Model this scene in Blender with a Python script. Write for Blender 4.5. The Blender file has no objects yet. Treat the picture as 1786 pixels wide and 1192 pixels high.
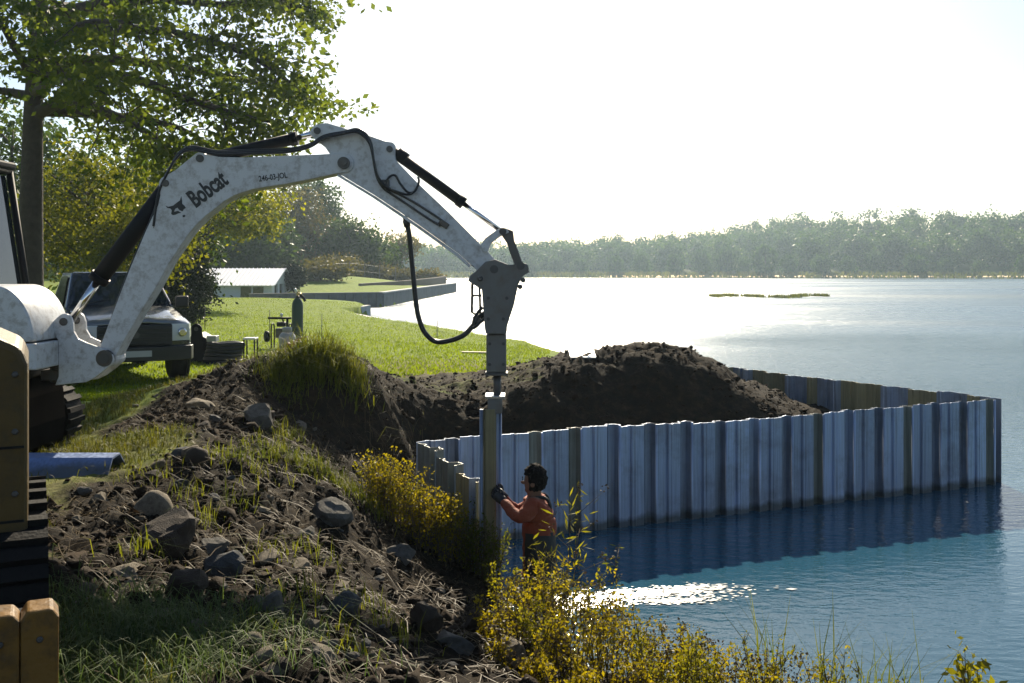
import bpy, bmesh, math, random
import numpy as np
from mathutils import Vector, Matrix, noise
from math import radians, sin, cos, pi, tan, atan2, sqrt

S = bpy.context.scene
COL = S.collection
RNG = random.Random(7)
NR = np.random.default_rng(11)

# ---------------------------------------------------------------- camera, sky, sun, exposure
CAM_H, FPX, CX, HY = 2.8, 1750.0, 893.0, 470.0      # eye height above the lake, focal length and horizon (photo pixels)
cam = bpy.data.cameras.new("camera")
cam.sensor_width = 36.0
cam.lens = 36.0 * FPX / 1786.0
cam.shift_y = -(596.0 - HY) / 1786.0
cam.clip_start, cam.clip_end = 0.1, 3000
camo = bpy.data.objects.new("camera", cam); COL.objects.link(camo)
camo.location = (0, 0, CAM_H); camo.rotation_euler = (radians(90), 0, 0)
S.camera = camo

SUN_EL, SUN_AZ = radians(30.0), radians(3.5)          # azimuth measured from +Y towards +X
W = bpy.data.worlds.new("World"); S.world = W; W.use_nodes = True
wn = W.node_tree.nodes; wl = W.node_tree.links
sky = wn.new("ShaderNodeTexSky"); sky.sky_type = 'NISHITA'; sky.sun_disc = False
sky.sun_elevation = SUN_EL; sky.sun_rotation = SUN_AZ
sky.altitude = 200; sky.air_density = 1.0; sky.dust_density = 0.9; sky.ozone_density = 1.6
bg = wn["Background"]; wl.new(sky.outputs[0], bg.inputs[0]); bg.inputs[1].default_value = 0.062
sun = bpy.data.lights.new("sun", 'SUN'); sun.energy = 5.0; sun.angle = radians(0.53); sun.color = (1.0, 0.88, 0.68)
suno = bpy.data.objects.new("sun", sun); COL.objects.link(suno)
sd = Vector((sin(SUN_AZ) * cos(SUN_EL), cos(SUN_AZ) * cos(SUN_EL), sin(SUN_EL)))
suno.rotation_euler = sd.to_track_quat('Z', 'Y').to_euler(); suno.location = (0, 0, 60)
S.view_settings.view_transform = 'Standard'; S.view_settings.look = 'None'
S.view_settings.gamma = 1.0; S.view_settings.use_curve_mapping = False
S.view_settings.exposure = 1.0
S.render.engine = 'CYCLES'
S.cycles.use_denoising = True
S.cycles.max_bounces = 8; S.cycles.transmission_bounces = 6; S.cycles.transparent_max_bounces = 8
S.cycles.volume_bounces = 0
S.cycles.sample_clamp_indirect = 6.0

# ---------------------------------------------------------------- helpers
def P(px, py, d):
    """world point seen at photo pixel (px, py), d metres ahead of the camera"""
    return Vector(((px - CX) / FPX * d, d, CAM_H - (py - HY) / FPX * d))

ORIGIN = {}
def tag(o, label=None, cat=None, group=None, kind=None):
    if label: o["label"] = label
    if cat: o["category"] = cat
    if group: o["group"] = group
    if kind: o["kind"] = kind
    return o

def thing(name, loc, label, cat, group=None):
    o = bpy.data.objects.new(name, None); COL.objects.link(o)
    o.location = loc; ORIGIN[o.name] = Vector(loc); o.empty_display_size = 0.2
    return tag(o, label, cat, group)

def link_mesh(name, me, parent=None, origin=None):
    o = bpy.data.objects.new(name, me); COL.objects.link(o)
    if parent is not None: o.parent = parent
    return o

def np_mesh(name, V, F, mats=(), smooth=False, midx=None):
    """fast mesh from numpy vertices (n,3) and faces (m,k) of one size"""
    V = np.asarray(V, np.float32); F = np.asarray(F, np.int32)
    me = bpy.data.meshes.new(name)
    me.vertices.add(len(V)); me.vertices.foreach_set("co", V.ravel())
    m, k = F.shape
    me.loops.add(m * k); me.loops.foreach_set("vertex_index", F.ravel())
    me.polygons.add(m); me.polygons.foreach_set("loop_start", np.arange(0, m * k, k, dtype=np.int32))
    if smooth: me.polygons.foreach_set("use_smooth", np.ones(m, bool))
    for mt in mats: me.materials.append(mt)
    if midx is not None: me.polygons.foreach_set("material_index", np.asarray(midx, np.int32))
    me.update(calc_edges=True); me.validate()
    return me

class MB:
    """collects shapes in world (or local) coordinates into one mesh"""
    def __init__(s): s.v = []; s.f = []; s.m = []; s.sm = []
    def add(s, vs, fs, mi=0, smooth=False):
        b = len(s.v); s.v += [tuple(v) for v in vs]
        s.f += [tuple(b + i for i in f) for f in fs]; s.m += [mi] * len(fs); s.sm += [smooth] * len(fs)
        return s
    def box(s, c, size, rot=None, mi=0):
        x, y, z = [k / 2 for k in size]; c = Vector(c)
        vs = [Vector(p) for p in ((-x,-y,-z),(x,-y,-z),(x,y,-z),(-x,y,-z),(-x,-y,z),(x,-y,z),(x,y,z),(-x,y,z))]
        if rot is not None: vs = [rot @ v for v in vs]
        return s.add([c + v for v in vs], [(0,3,2,1),(4,5,6,7),(0,1,5,4),(1,2,6,5),(2,3,7,6),(3,0,4,7)], mi)
    def box2(s, lo, hi, mi=0):
        return s.box([(a + b) / 2 for a, b in zip(lo, hi)], [abs(b - a) for a, b in zip(lo, hi)], None, mi)
    def tube(s, pts, rad, n=10, mi=0, cap=True, smooth=True):
        pts = [Vector(p) for p in pts]
        if not hasattr(rad, '__len__'): rad = [rad] * len(pts)
        vs = []; up = None
        for i, p in enumerate(pts):
            t = (pts[min(i + 1, len(pts) - 1)] - pts[max(i - 1, 0)])
            t = t.normalized() if t.length > 1e-9 else Vector((0, 0, 1))
            if up is None: up = Vector((0, 0, 1)) if abs(t.z) < .9 else Vector((1, 0, 0))
            a = t.cross(up)
            if a.length < 1e-6: a = t.orthogonal()
            a.normalize(); b = a.cross(t); up = b
            for k in range(n):
                an = 2 * pi * k / n
                vs.append(p + (a * cos(an) + b * sin(an)) * rad[i])
        fs = []
        for i in range(len(pts) - 1):
            for k in range(n):
                fs.append((i*n+k, i*n+(k+1)%n, (i+1)*n+(k+1)%n, (i+1)*n+k))
        s.add(vs, fs, mi, smooth)
        if cap:
            b = len(s.v) - len(vs)
            s.f.append(tuple(b + k for k in reversed(range(n)))); s.m.append(mi); s.sm.append(False)
            s.f.append(tuple(b + (len(pts)-1)*n + k for k in range(n))); s.m.append(mi); s.sm.append(False)
        return s
    def prism(s, poly, y0, y1, mi=0, fn=None):
        """poly = [(x, z)...] pushed from y0 to y1 (fn maps (x,y,z) to a point)"""
        fn = fn or (lambda x, y, z: (x, y, z))
        n = len(poly)
        ar = sum(poly[i][0]*poly[(i+1)%n][1]-poly[(i+1)%n][0]*poly[i][1] for i in range(n))
        if ar < 0: poly = poly[::-1]
        vs = [fn(x, y0, z) for x, z in poly] + [fn(x, y1, z) for x, z in poly]
        fs = [tuple(range(n)), tuple(reversed(range(n, 2*n)))]
        fs += [(i + n, (i+1)%n + n, (i+1)%n, i) for i in range(n)]
        return s.add(vs, fs, mi)
    def lathe(s, prof, c=(0,0,0), n=20, mi=0, axis=None):
        """prof = [(r, h)...] turned about +Z (or axis) at c"""
        q = Vector(axis).to_track_quat('Z', 'Y') if axis else None
        vs = []
        for r, h in prof:
            for k in range(n):
                v = Vector((r*cos(2*pi*k/n), r*sin(2*pi*k/n), h))
                vs.append(Vector(c) + (q @ v if q else v))
        fs = [(i*n+k, i*n+(k+1)%n, (i+1)*n+(k+1)%n, (i+1)*n+k) for i in range(len(prof)-1) for k in range(n)]
        s.add(vs, fs, mi, True)
        b = len(s.v) - len(vs)
        s.f.append(tuple(b + k for k in reversed(range(n)))); s.m.append(mi); s.sm.append(False)
        s.f.append(tuple(b + (len(prof)-1)*n + k for k in range(n))); s.m.append(mi); s.sm.append(False)
        return s
    def mesh(s, name, mats, off=Vector((0,0,0))):
        me = bpy.data.meshes.new(name)
        me.from_pydata([(v[0]-off[0], v[1]-off[1], v[2]-off[2]) for v in s.v], [], s.f)
        for mt in (mats if isinstance(mats, (list, tuple)) else [mats]): me.materials.append(mt)
        me.polygons.foreach_set("material_index", s.m); me.polygons.foreach_set("use_smooth", s.sm)
        me.update(); return me
    def build(s, name, mats, parent=None, bevel=0, at=None, seg=2):
        off = Vector((0,0,0))
        root = parent
        while root is not None and root.parent is not None: root = root.parent
        if root is not None: off = ORIGIN.get(root.name, Vector((0,0,0)))
        if at is not None: off = Vector(at)
        o = link_mesh(name, s.mesh(name, mats, off), parent)
        if parent is None and at is not None: o.location = at
        if bevel:
            b = o.modifiers.new("bevel", 'BEVEL'); b.width = bevel; b.segments = seg; b.limit_method = 'ANGLE'; b.angle_limit = radians(35)
            b.harden_normals = False
        return o

def smooth_curve(pts, n=6):
    """Catmull-Rom through pts"""
    pts = [Vector(p) for p in pts]; out = []
    for i in range(len(pts)-1):
        p0 = pts[max(i-1,0)]; p1 = pts[i]; p2 = pts[i+1]; p3 = pts[min(i+2,len(pts)-1)]
        for k in range(n):
            t = k/n
            out.append(0.5*((2*p1)+(p2-p0)*t+(2*p0-5*p1+4*p2-p3)*t*t+(3*p1-p0-3*p2+p3)*t**3))
    out.append(pts[-1]); return out

# ---------------------------------------------------------------- materials
def mat(name, col=(.5,.5,.5), rough=.6, metal=0.0, var=0.0, vscale=6.0, bump=0.0, bscale=40.0, dirt=None, dirt_amt=0.4, dscale=3.0, coat=0.0, spec=0.5):
    m = bpy.data.materials.new(name); m.use_nodes = True
    nt = m.node_tree; N = nt.nodes; L = nt.links; b = N["Principled BSDF"]
    b.inputs["Roughness"].default_value = rough; b.inputs["Metallic"].default_value = metal
    b.inputs["Coat Weight"].default_value = coat; b.inputs["Specular IOR Level"].default_value = spec
    c = (*col, 1)
    tc = N.new("ShaderNodeTexCoord")
    out = None
    if var > 0:
        nz = N.new("ShaderNodeTexNoise"); nz.inputs["Scale"].default_value = vscale; nz.inputs["Detail"].default_value = 6
        L.new(tc.outputs["Object"], nz.inputs["Vector"])
        mx = N.new("ShaderNodeMix"); mx.data_type = 'RGBA'
        mx.inputs["A"].default_value = (*[k*(1-var) for k in col], 1); mx.inputs["B"].default_value = (*[min(1,k*(1+var)) for k in col], 1)
        L.new(nz.outputs["Fac"], mx.inputs["Factor"]); out = mx.outputs["Result"]
    if dirt is not None:
        nz = N.new("ShaderNodeTexNoise"); nz.inputs["Scale"].default_value = dscale; nz.inputs["Detail"].default_value = 8; nz.inputs["Roughness"].default_value = .7
        L.new(tc.outputs["Object"], nz.inputs["Vector"])
        rp = N.new("ShaderNodeMapRange"); rp.inputs[1].default_value = .48; rp.inputs[2].default_value = .72; rp.inputs[4].default_value = dirt_amt
        L.new(nz.outputs["Fac"], rp.inputs[0])
        mx = N.new("ShaderNodeMix"); mx.data_type = 'RGBA'; mx.inputs["A"].default_value = c; mx.inputs["B"].default_value = (*dirt, 1)
        if out is not None: L.new(out, mx.inputs["A"])
        L.new(rp.outputs[0], mx.inputs["Factor"]); out = mx.outputs["Result"]
    if out is not None: L.new(out, b.inputs["Base Color"])
    else: b.inputs["Base Color"].default_value = c
    if bump > 0:
        nz = N.new("ShaderNodeTexNoise"); nz.inputs["Scale"].default_value = bscale; nz.inputs["Detail"].default_value = 6
        L.new(tc.outputs["Object"], nz.inputs["Vector"])
        bp = N.new("ShaderNodeBump"); bp.inputs["Strength"].default_value = bump; bp.inputs["Distance"].default_value = .02
        L.new(nz.outputs["Fac"], bp.inputs["Height"]); L.new(bp.outputs[0], b.inputs["Normal"])
    return m

def leaf_mat(name, c1, c2, trans=0.5, tcol=None, tscale=1.0, rough=.5, clump=.6):
    """leaf: each leaf its own tone between c1 and c2, some light passes through"""
    m = bpy.data.materials.new(name); m.use_nodes = True
    nt = m.node_tree; N = nt.nodes; L = nt.links; N.remove(N["Principled BSDF"]); out = N["Material Output"]
    g = N.new("ShaderNodeNewGeometry"); tc = N.new("ShaderNodeTexCoord")
    nz = N.new("ShaderNodeTexNoise"); nz.inputs["Scale"].default_value = clump; nz.inputs["Detail"].default_value = 3
    L.new(tc.outputs["Object"], nz.inputs["Vector"])
    ad = N.new("ShaderNodeMath"); ad.operation = 'MULTIPLY_ADD'; ad.inputs[1].default_value = .55; L.new(g.outputs["Random Per Island"], ad.inputs[0])
    mr = N.new("ShaderNodeMapRange"); mr.inputs[1].default_value = .3; mr.inputs[2].default_value = .7; mr.inputs[3].default_value = -.1; mr.inputs[4].default_value = .6
    L.new(nz.outputs["Fac"], mr.inputs[0]); L.new(mr.outputs[0], ad.inputs[2])
    mx = N.new("ShaderNodeMix"); mx.data_type = 'RGBA'; mx.inputs["A"].default_value = (*c1,1); mx.inputs["B"].default_value = (*c2,1)
    L.new(ad.outputs[0], mx.inputs["Factor"])
    d = N.new("ShaderNodeBsdfPrincipled"); d.inputs["Roughness"].default_value = rough; d.inputs["Specular IOR Level"].default_value = .08
    L.new(mx.outputs["Result"], d.inputs["Base Color"])
    t = N.new("ShaderNodeBsdfTranslucent")
    hs = N.new("ShaderNodeMix"); hs.data_type = 'RGBA'; hs.blend_type = 'MULTIPLY'; hs.inputs["Factor"].default_value = 1
    tc_ = tcol or (1.6, 1.5, .6); hs.inputs["B"].default_value = (*[k*tscale for k in tc_], 1)
    L.new(mx.outputs["Result"], hs.inputs["A"]); L.new(hs.outputs["Result"], t.inputs["Color"])
    ms = N.new("ShaderNodeMixShader"); ms.inputs[0].default_value = trans
    L.new(d.outputs[0], ms.inputs[1]); L.new(t.outputs[0], ms.inputs[2]); L.new(ms.outputs[0], out.inputs[0])
    return m

M = {}
M['white'] = mat('white_paint', (.62,.63,.64), .42, dirt=(.17,.13,.09), dirt_amt=.7, dscale=15, var=.08, vscale=3, bump=.12, bscale=14)
M['black'] = mat('black_paint', (.008,.008,.009), .6, var=.3, spec=.18)
M['rubber'] = mat('black_rubber', (.009,.0085,.008), .8, bump=.3, bscale=60, spec=.15)
M['hose'] = mat('hose_rubber', (.014,.014,.015), .4)
M['chrome'] = mat('chrome_rod', (.75,.75,.76), .12, 1.0)
M['steel_dark'] = mat('worn_steel', (.10,.095,.09), .45, .6, dirt=(.10,.06,.035), dirt_amt=.7, dscale=8)
M['pin'] = mat('pin_steel', (.09,.085,.08), .5, .5, var=.3)
M['breaker'] = mat('breaker_steel', (.16,.155,.145), .5, .2, dirt=(.13,.10,.07), dirt_amt=.8, dscale=6)
M['tan'] = mat('tan_paint', (.10,.064,.019), .5, dirt=(.05,.036,.022), dirt_amt=.85, dscale=7, var=.15, bump=.2, bscale=30, spec=.25)
M['yellow'] = mat('yellow_paint', (.19,.10,.022), .5, dirt=(.05,.034,.02), dirt_amt=.9, dscale=9, var=.15, bump=.3, bscale=25, spec=.25)
M['glass'] = mat('dark_glass', (.015,.02,.022), .06, 0, spec=.8)
M['bark'] = mat('bark', (.055,.042,.032), .9, var=.5, vscale=8, bump=1.0, bscale=18)
M['bark_light'] = mat('grey_bark', (.12,.10,.085), .9, var=.4, vscale=8, bump=.6, bscale=18)
M['concrete'] = mat('concrete', (.50,.49,.46), .85, var=.15, vscale=2, bump=.3, bscale=20, dirt=(.2,.19,.16), dirt_amt=.5, dscale=1.5)
M['concrete_dark'] = mat('weathered_concrete', (.20,.195,.185), .9, var=.2, vscale=2, bump=.3, bscale=15, dirt=(.08,.07,.06), dirt_amt=.6, dscale=1.2)
M['wood_grey'] = mat('weathered_wood', (.16,.13,.10), .85, var=.4, vscale=10)
M['siding'] = mat('white_siding', (.60,.62,.66), .6, var=.05)
M['roof_white'] = mat('white_paint_bright', (.78,.78,.78), .4, 0, var=.05)
M['roof_metal'] = mat('ribbed_metal_roof', (.80,.80,.80), .42, .55, var=.05)
# ---------------------------------------------------------------- the land
SHORE = [(40,-40),(16,0.5),(9,3.0),(5,4.6),(2.6,5.7),(1.3,6.35),(0.62,7.0),(0.25,7.9),(-.02,8.8),(-.25,9.6),(-.55,10.25),(0.0,10.62),(6.38,13.25),
         (6.30,13.55),(3.95,17.1),(2.4,20.5),(1.5,27),(0.5,34),(-3.76,43),(-6.9,48),(-8.5,52),(-7.95,55.9),(-9.2,60.5),(-12.5,66),(-16.4,71.2),
         (-9.55,75),(-6.9,122),(-20,140),(-90,150),(-90,-60),(40,-60)]
_sh = np.array(SHORE, float)
def shore_dist(x, y):
    """signed distance to the shoreline, + on land"""
    x = np.asarray(x, float).ravel(); y = np.asarray(y, float).ravel()
    best = np.full(x.shape, 1e9); inside = np.zeros(x.shape, bool)
    n = len(_sh)
    for i in range(n):
        ax, ay = _sh[i]; bx, by = _sh[(i+1) % n]
        dx, dy = bx-ax, by-ay
        t = np.clip(((x-ax)*dx + (y-ay)*dy)/(dx*dx+dy*dy), 0, 1)
        best = np.minimum(best, np.hypot(x-(ax+t*dx), y-(ay+t*dy)))
        c = ((ay > y) != (by > y))
        with np.errstate(divide='ignore', invalid='ignore'):
            c &= x < (bx-ax)*(y-ay)/(by-ay) + ax
        inside ^= c
    return np.where(inside, best, -best)

CTRL = [ # x, y, z : near bank
 (-6,-8,1.25),(-2,-6,1.2),(3,-6,1.1),(-30,-30,1.3),(20,-40,1.1),(-4,2,1.22),(-1.2,2,1.2),(0.8,2,1.1),(3,1.5,.8),(6,1,.5),
 (-1.8,3.95,1.2),(-.9,4.1,1.14),(-.45,4.6,.96),(0.0,5.3,.62),(.35,5.8,.42),(1.2,5.4,.35),(2.5,4.6,.35),
 (-2.2,5.1,1.25),(-3.1,7.1,1.25),(-4.0,9,1.18),(-6,9,1.2),(-2.4,6.8,1.2),(-1.75,7.1,1.08),(-1.3,7.8,.86),(-1.1,6.8,.76),(-.85,7.7,.46),
 (-.65,9.1,.22),(-.4,7.4,.3),(-.3,6.4,.48),(-.7,5.6,.86),(-1.4,5.6,1.1),
 # heap in front of the truck and the ridge running down to the water
 (-4.3,10.6,1.2),(-3.5,11.0,1.45),(-3.0,11.2,1.62),(-2.5,11.4,1.62),(-2.1,11.6,1.66),(-1.75,11.9,1.52),(-2.5,10.0,1.3),(-2.1,9.3,1.16),(-1.6,9.0,1.0),(-1.2,8.7,.74),
 (-1.5,12.4,1.3),(-1.2,12.9,1.2),(-.3,13.8,1.12),
 # the pit behind the wing wall
 (-1.35,10.5,.45),(-1.0,10.9,.25),(-.7,11.4,.2),(-.3,11.3,.25),(-1.55,11.3,.75),(-.9,12.0,.28),(-.2,12.3,.30),(-1.05,9.6,.3),
 # trench along the wall, steep face, bench and heap in the cofferdam
 (.5,11.5,.30),(1.2,11.9,.35),(2.2,12.35,.40),(3.2,12.8,.45),(4.2,13.25,.40),(5.6,13.6,.3),(.4,12.3,.45),(1.5,12.8,.60),(2.5,13.2,.68),
 (.35,13.2,1.24),(1.2,13.5,1.30),(2.0,13.8,1.40),(2.8,14.2,1.40),(3.4,14.7,1.12),(4.1,14.6,.75),(.5,15.4,1.42),(1.2,15.4,1.50),(1.9,15.3,1.60),(2.6,15.4,1.56),(3.2,15.6,1.30),(3.6,16.6,.95),(2.2,17.5,1.05),
 # lawn
 (-9,13,1.0),(-6,14,1.0),(-3.2,14,1.05),(-8,17,.82),(-5,17,.9),(-2,17,.98),(0,17,1.05),(-6,25,.83),(-11,25,.9),(-3,25,.79),(0,25,.72),(-1,31,.5),(-4,40,.5),(-6.9,46,.55),(-8.5,50,.66),(-8.2,55.5,.78),
 (-15,40,1.0),(-12,55,1.05),(-18,60,1.12),(-25,50,1.2),(-30,30,1.3),(-20,75,.6),(-30,75,.9),(-12,80,1.0),(-9,100,1.05),(-14,100,1.9),(-25,100,2.4),(-40,100,2.6),(-60,60,2),(-60,20,1.5),(-20,125,1.6),(-60,140,3),(-85,0,1.5)]
_c = np.array(CTRL, float)
def _tps_fit(c):
    n = len(c); r2 = ((c[:,None,:2]-c[None,:,:2])**2).sum(-1)
    K = np.where(r2 > 0, .5*r2*np.log(r2+1e-12), 0) + np.eye(n)*.02
    Pm = np.c_[np.ones(n), c[:,:2]]
    A = np.block([[K, Pm],[Pm.T, np.zeros((3,3))]])
    return np.linalg.solve(A, np.r_[c[:,2], 0,0,0])
_w = _tps_fit(_c)
def sstep(a, b, x):
    t = np.clip((x-a)/(b-a), 0, 1); return t*t*(3-2*t)
def tps(x, y):
    x = np.asarray(x,float).ravel(); y = np.asarray(y,float).ravel()
    z = _w[-3] + _w[-2]*x + _w[-1]*y
    for i in range(len(_c)):
        r2 = (x-_c[i,0])**2 + (y-_c[i,1])**2
        z = z + _w[i]*.5*r2*np.log(r2+1e-12)
    return np.clip(z, -.2, 3.2)
def mud_mask(x, y):
    """1 where bare earth lies, 0 on grass"""
    x = np.asarray(x,float).ravel(); y = np.asarray(y,float).ravel()
    m = sstep(-3.6,-2.2,x + .25*np.sin(y*2.1)) * (1-sstep(13.2,14.4,y+.3*np.sin(x*3)-.2*np.clip(x,-3,0)))
    m = np.maximum(m, .62*sstep(-3.4,-2.0,x)*sstep(12,13.5,y)*(1-sstep(16,19.5,y+.4*np.sin(x*2))))
    m = np.maximum(m, sstep(-4.4,-3.6,x)*sstep(8.9,9.8,y)*(1-sstep(11.6,12.2,y)))
    m = np.maximum(m, sstep(-.2,.8,x)*sstep(10,10.5,y)*(1-sstep(16.8,17.8,y)))
    g = sstep(.35,1.0,1.35-np.hypot((x+1.9)/1.2,(y-4.2)/.7))      # grass patch at the foot of the frame
    m = m*(1-.8*g)
    return m
def fbm(x, y, sc, o=4, seed=0.0):
    out = np.empty(len(x))
    for i in range(len(x)):
        out[i] = noise.fractal((x[i]*sc+seed, y[i]*sc-seed, seed*.37), 0.9, 2.1, o)
    return out
def land_z(x, y, rough=True):
    x = np.asarray(x,float).ravel(); y = np.asarray(y,float).ravel()
    s = shore_dist(x, y); z = tps(x, y)
    wall = ((y > 42) | ((y > 10.4) & (x > -.5))).astype(float)
    w_in = np.where(wall > 0, .10, .35); w_out = np.where(wall > 0, -.06, -1.0)
    t = np.clip((s-w_out)/(w_in-w_out), 0, 1); t = t*t*(3-2*t)
    z = -.75 + (z+.75)*t
    if rough:
        near = (y > 2.5) & (y < 20) & (x > -8) & (x < 8) & (s > -1.2)
        mk = mud_mask(x[near], y[near])
        a = fbm(x[near], y[near], 1.6, 5, 3.1)*.075 + np.abs(fbm(x[near], y[near], 4.0, 5, 9.7))*.10 - .035 + fbm(x[near], y[near], 11.0, 3, 5.5)*.018
        z[near] += a*(.12+.88*mk)
        far = ~near
        z[far] += .02*np.sin(x[far]*.7+y[far]*.4)
    return z
def gz(x, y): return float(land_z([x],[y])[0])

def spaced(segs):
    out = [segs[0][0]]
    for a, b, st in segs:
        n = max(1, int(round((b-a)/st))); out += list(a + (b-a)*(np.arange(1,n+1)/n))
    return np.array(out)
gx = spaced([(-90,-30,3),(-30,-12,.7),(-12,-5,.22),(-5,1.6,.042),(1.6,7,.09),(7,12,.5),(12,40,3)])
gy = spaced([(-60,-6,4),(-6,3.2,.4),(3.2,14.6,.045),(14.6,20,.12),(20,60,.45),(60,80,.5),(80,150,2)])
X, Y = np.meshgrid(gx, gy); X = X.ravel(); Y = Y.ravel()
Z = land_z(X, Y)
nx, ny = len(gx), len(gy)
I = np.arange(nx*ny).reshape(ny, nx)
F = np.stack([I[:-1,:-1], I[:-1,1:], I[1:,1:], I[1:,:-1]], -1).reshape(-1,4)
keep = (Z[F].max(1) > -.74)
F = F[keep]

def land_material():
    m = bpy.data.materials.new("earth_and_lawn"); m.use_nodes = True
    nt = m.node_tree; N = nt.nodes; L = nt.links; b = N["Principled BSDF"]; b.inputs["Roughness"].default_value = .95; b.inputs["Specular IOR Level"].default_value = .15
    tc = N.new("ShaderNodeTexCoord"); at = N.new("ShaderNodeAttribute"); at.attribute_name = "mud"
    def nz(sc, det=6, ro=.6):
        n = N.new("ShaderNodeTexNoise"); n.inputs["Scale"].default_value = sc; n.inputs["Detail"].default_value = det; n.inputs["Roughness"].default_value = ro
        L.new(tc.outputs["Object"], n.inputs["Vector"]); return n.outputs["Fac"]
    def ramp(f, cols):
        r = N.new("ShaderNodeValToRGB"); e = r.color_ramp.elements
        while len(e) < len(cols): e.new(.5)
        for k,(p,c) in enumerate(cols): e[k].position = p; e[k].color = (*c,1)
        L.new(f, r.inputs[0]); return r.outputs[0]
    mudc = ramp(nz(7,10,.72), [(.30,(.007,.005,.0028)),(.5,(.018,.012,.0062)),(.66,(.044,.030,.015)),(.8,(.10,.070,.036))])
    grs = ramp(nz(3.2,9,.7), [(.30,(.075,.12,.008)),(.5,(.14,.205,.010)),(.7,(.22,.28,.018))])
    dry = ramp(nz(9,6,.7), [(.3,(.10,.085,.035)),(.7,(.20,.17,.075))])
    dn = N.new("ShaderNodeMapRange"); dn.inputs[1].default_value=.52; dn.inputs[2].default_value=.68; dn.inputs[4].default_value=.55; L.new(nz(.45,5,.6), dn.inputs[0])
    at2 = N.new("ShaderNodeAttribute"); at2.attribute_name = "dry"
    mm = N.new("ShaderNodeMath"); mm.operation='MAXIMUM'; L.new(dn.outputs[0], mm.inputs[0])
    m3 = N.new("ShaderNodeMath"); m3.operation='MULTIPLY'; L.new(at2.outputs["Fac"], m3.inputs[0]); L.new(nz(1.5,5,.7), m3.inputs[1])
    m4 = N.new("ShaderNodeMath"); m4.operation='MULTIPLY'; L.new(m3.outputs[0], m4.inputs[0]); m4.inputs[1].default_value=1.7
    m5 = N.new("ShaderNodeMath"); m5.operation='MULTIPLY'; L.new(dn.outputs[0], m5.inputs[0]); m5.inputs[1].default_value=.4
    L.new(m5.outputs[0], mm.inputs[0]); L.new(m4.outputs[0], mm.inputs[1]); mm.use_clamp = True
    g2 = N.new("ShaderNodeMix"); g2.data_type='RGBA'; L.new(mm.outputs[0], g2.inputs["Factor"]); L.new(grs, g2.inputs["A"]); L.new(dry, g2.inputs["B"])
    # break the edge of the bare earth
    ed = N.new("ShaderNodeMath"); ed.operation='MULTIPLY_ADD'; L.new(nz(2.5,6,.7), ed.inputs[0]); ed.inputs[1].default_value=1.1; ed.inputs[2].default_value=-.55
    es = N.new("ShaderNodeMath"); es.operation='ADD'; L.new(at.outputs["Fac"], es.inputs[0]); L.new(ed.outputs[0], es.inputs[1])
    er = N.new("ShaderNodeMapRange"); er.inputs[1].default_value=.35; er.inputs[2].default_value=.65; L.new(es.outputs[0], er.inputs[0])
    mx = N.new("ShaderNodeMix"); mx.data_type='RGBA'; L.new(er.outputs[0], mx.inputs["Factor"]); L.new(g2.outputs["Result"], mx.inputs["A"]); L.new(mudc, mx.inputs["B"])
    L.new(mx.outputs["Result"], b.inputs["Base Color"])
    bp = N.new("ShaderNodeBump"); bp.inputs["Strength"].default_value=.9; bp.inputs["Distance"].default_value=.035
    L.new(nz(22,10,.75), bp.inputs["Height"]); L.new(bp.outputs[0], b.inputs["Normal"])
    return m
M['land'] = land_material()
me = np_mesh("ground", np.c_[X,Y,Z], F, [M['land']], smooth=True)
a = me.attributes.new("mud", 'FLOAT', 'POINT'); a.data.foreach_set("value", mud_mask(X,Y).astype(np.float32))
dry = sstep(13,15,Y)*(1-sstep(19,24,Y))*sstep(-7,-2,X); dry = np.maximum(dry, .75*(1-sstep(9,13,Y)))
a = me.attributes.new("dry", 'FLOAT', 'POINT'); a.data.foreach_set("value", dry.astype(np.float32))
ground = tag(link_mesh("ground", me), kind='structure')

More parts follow.
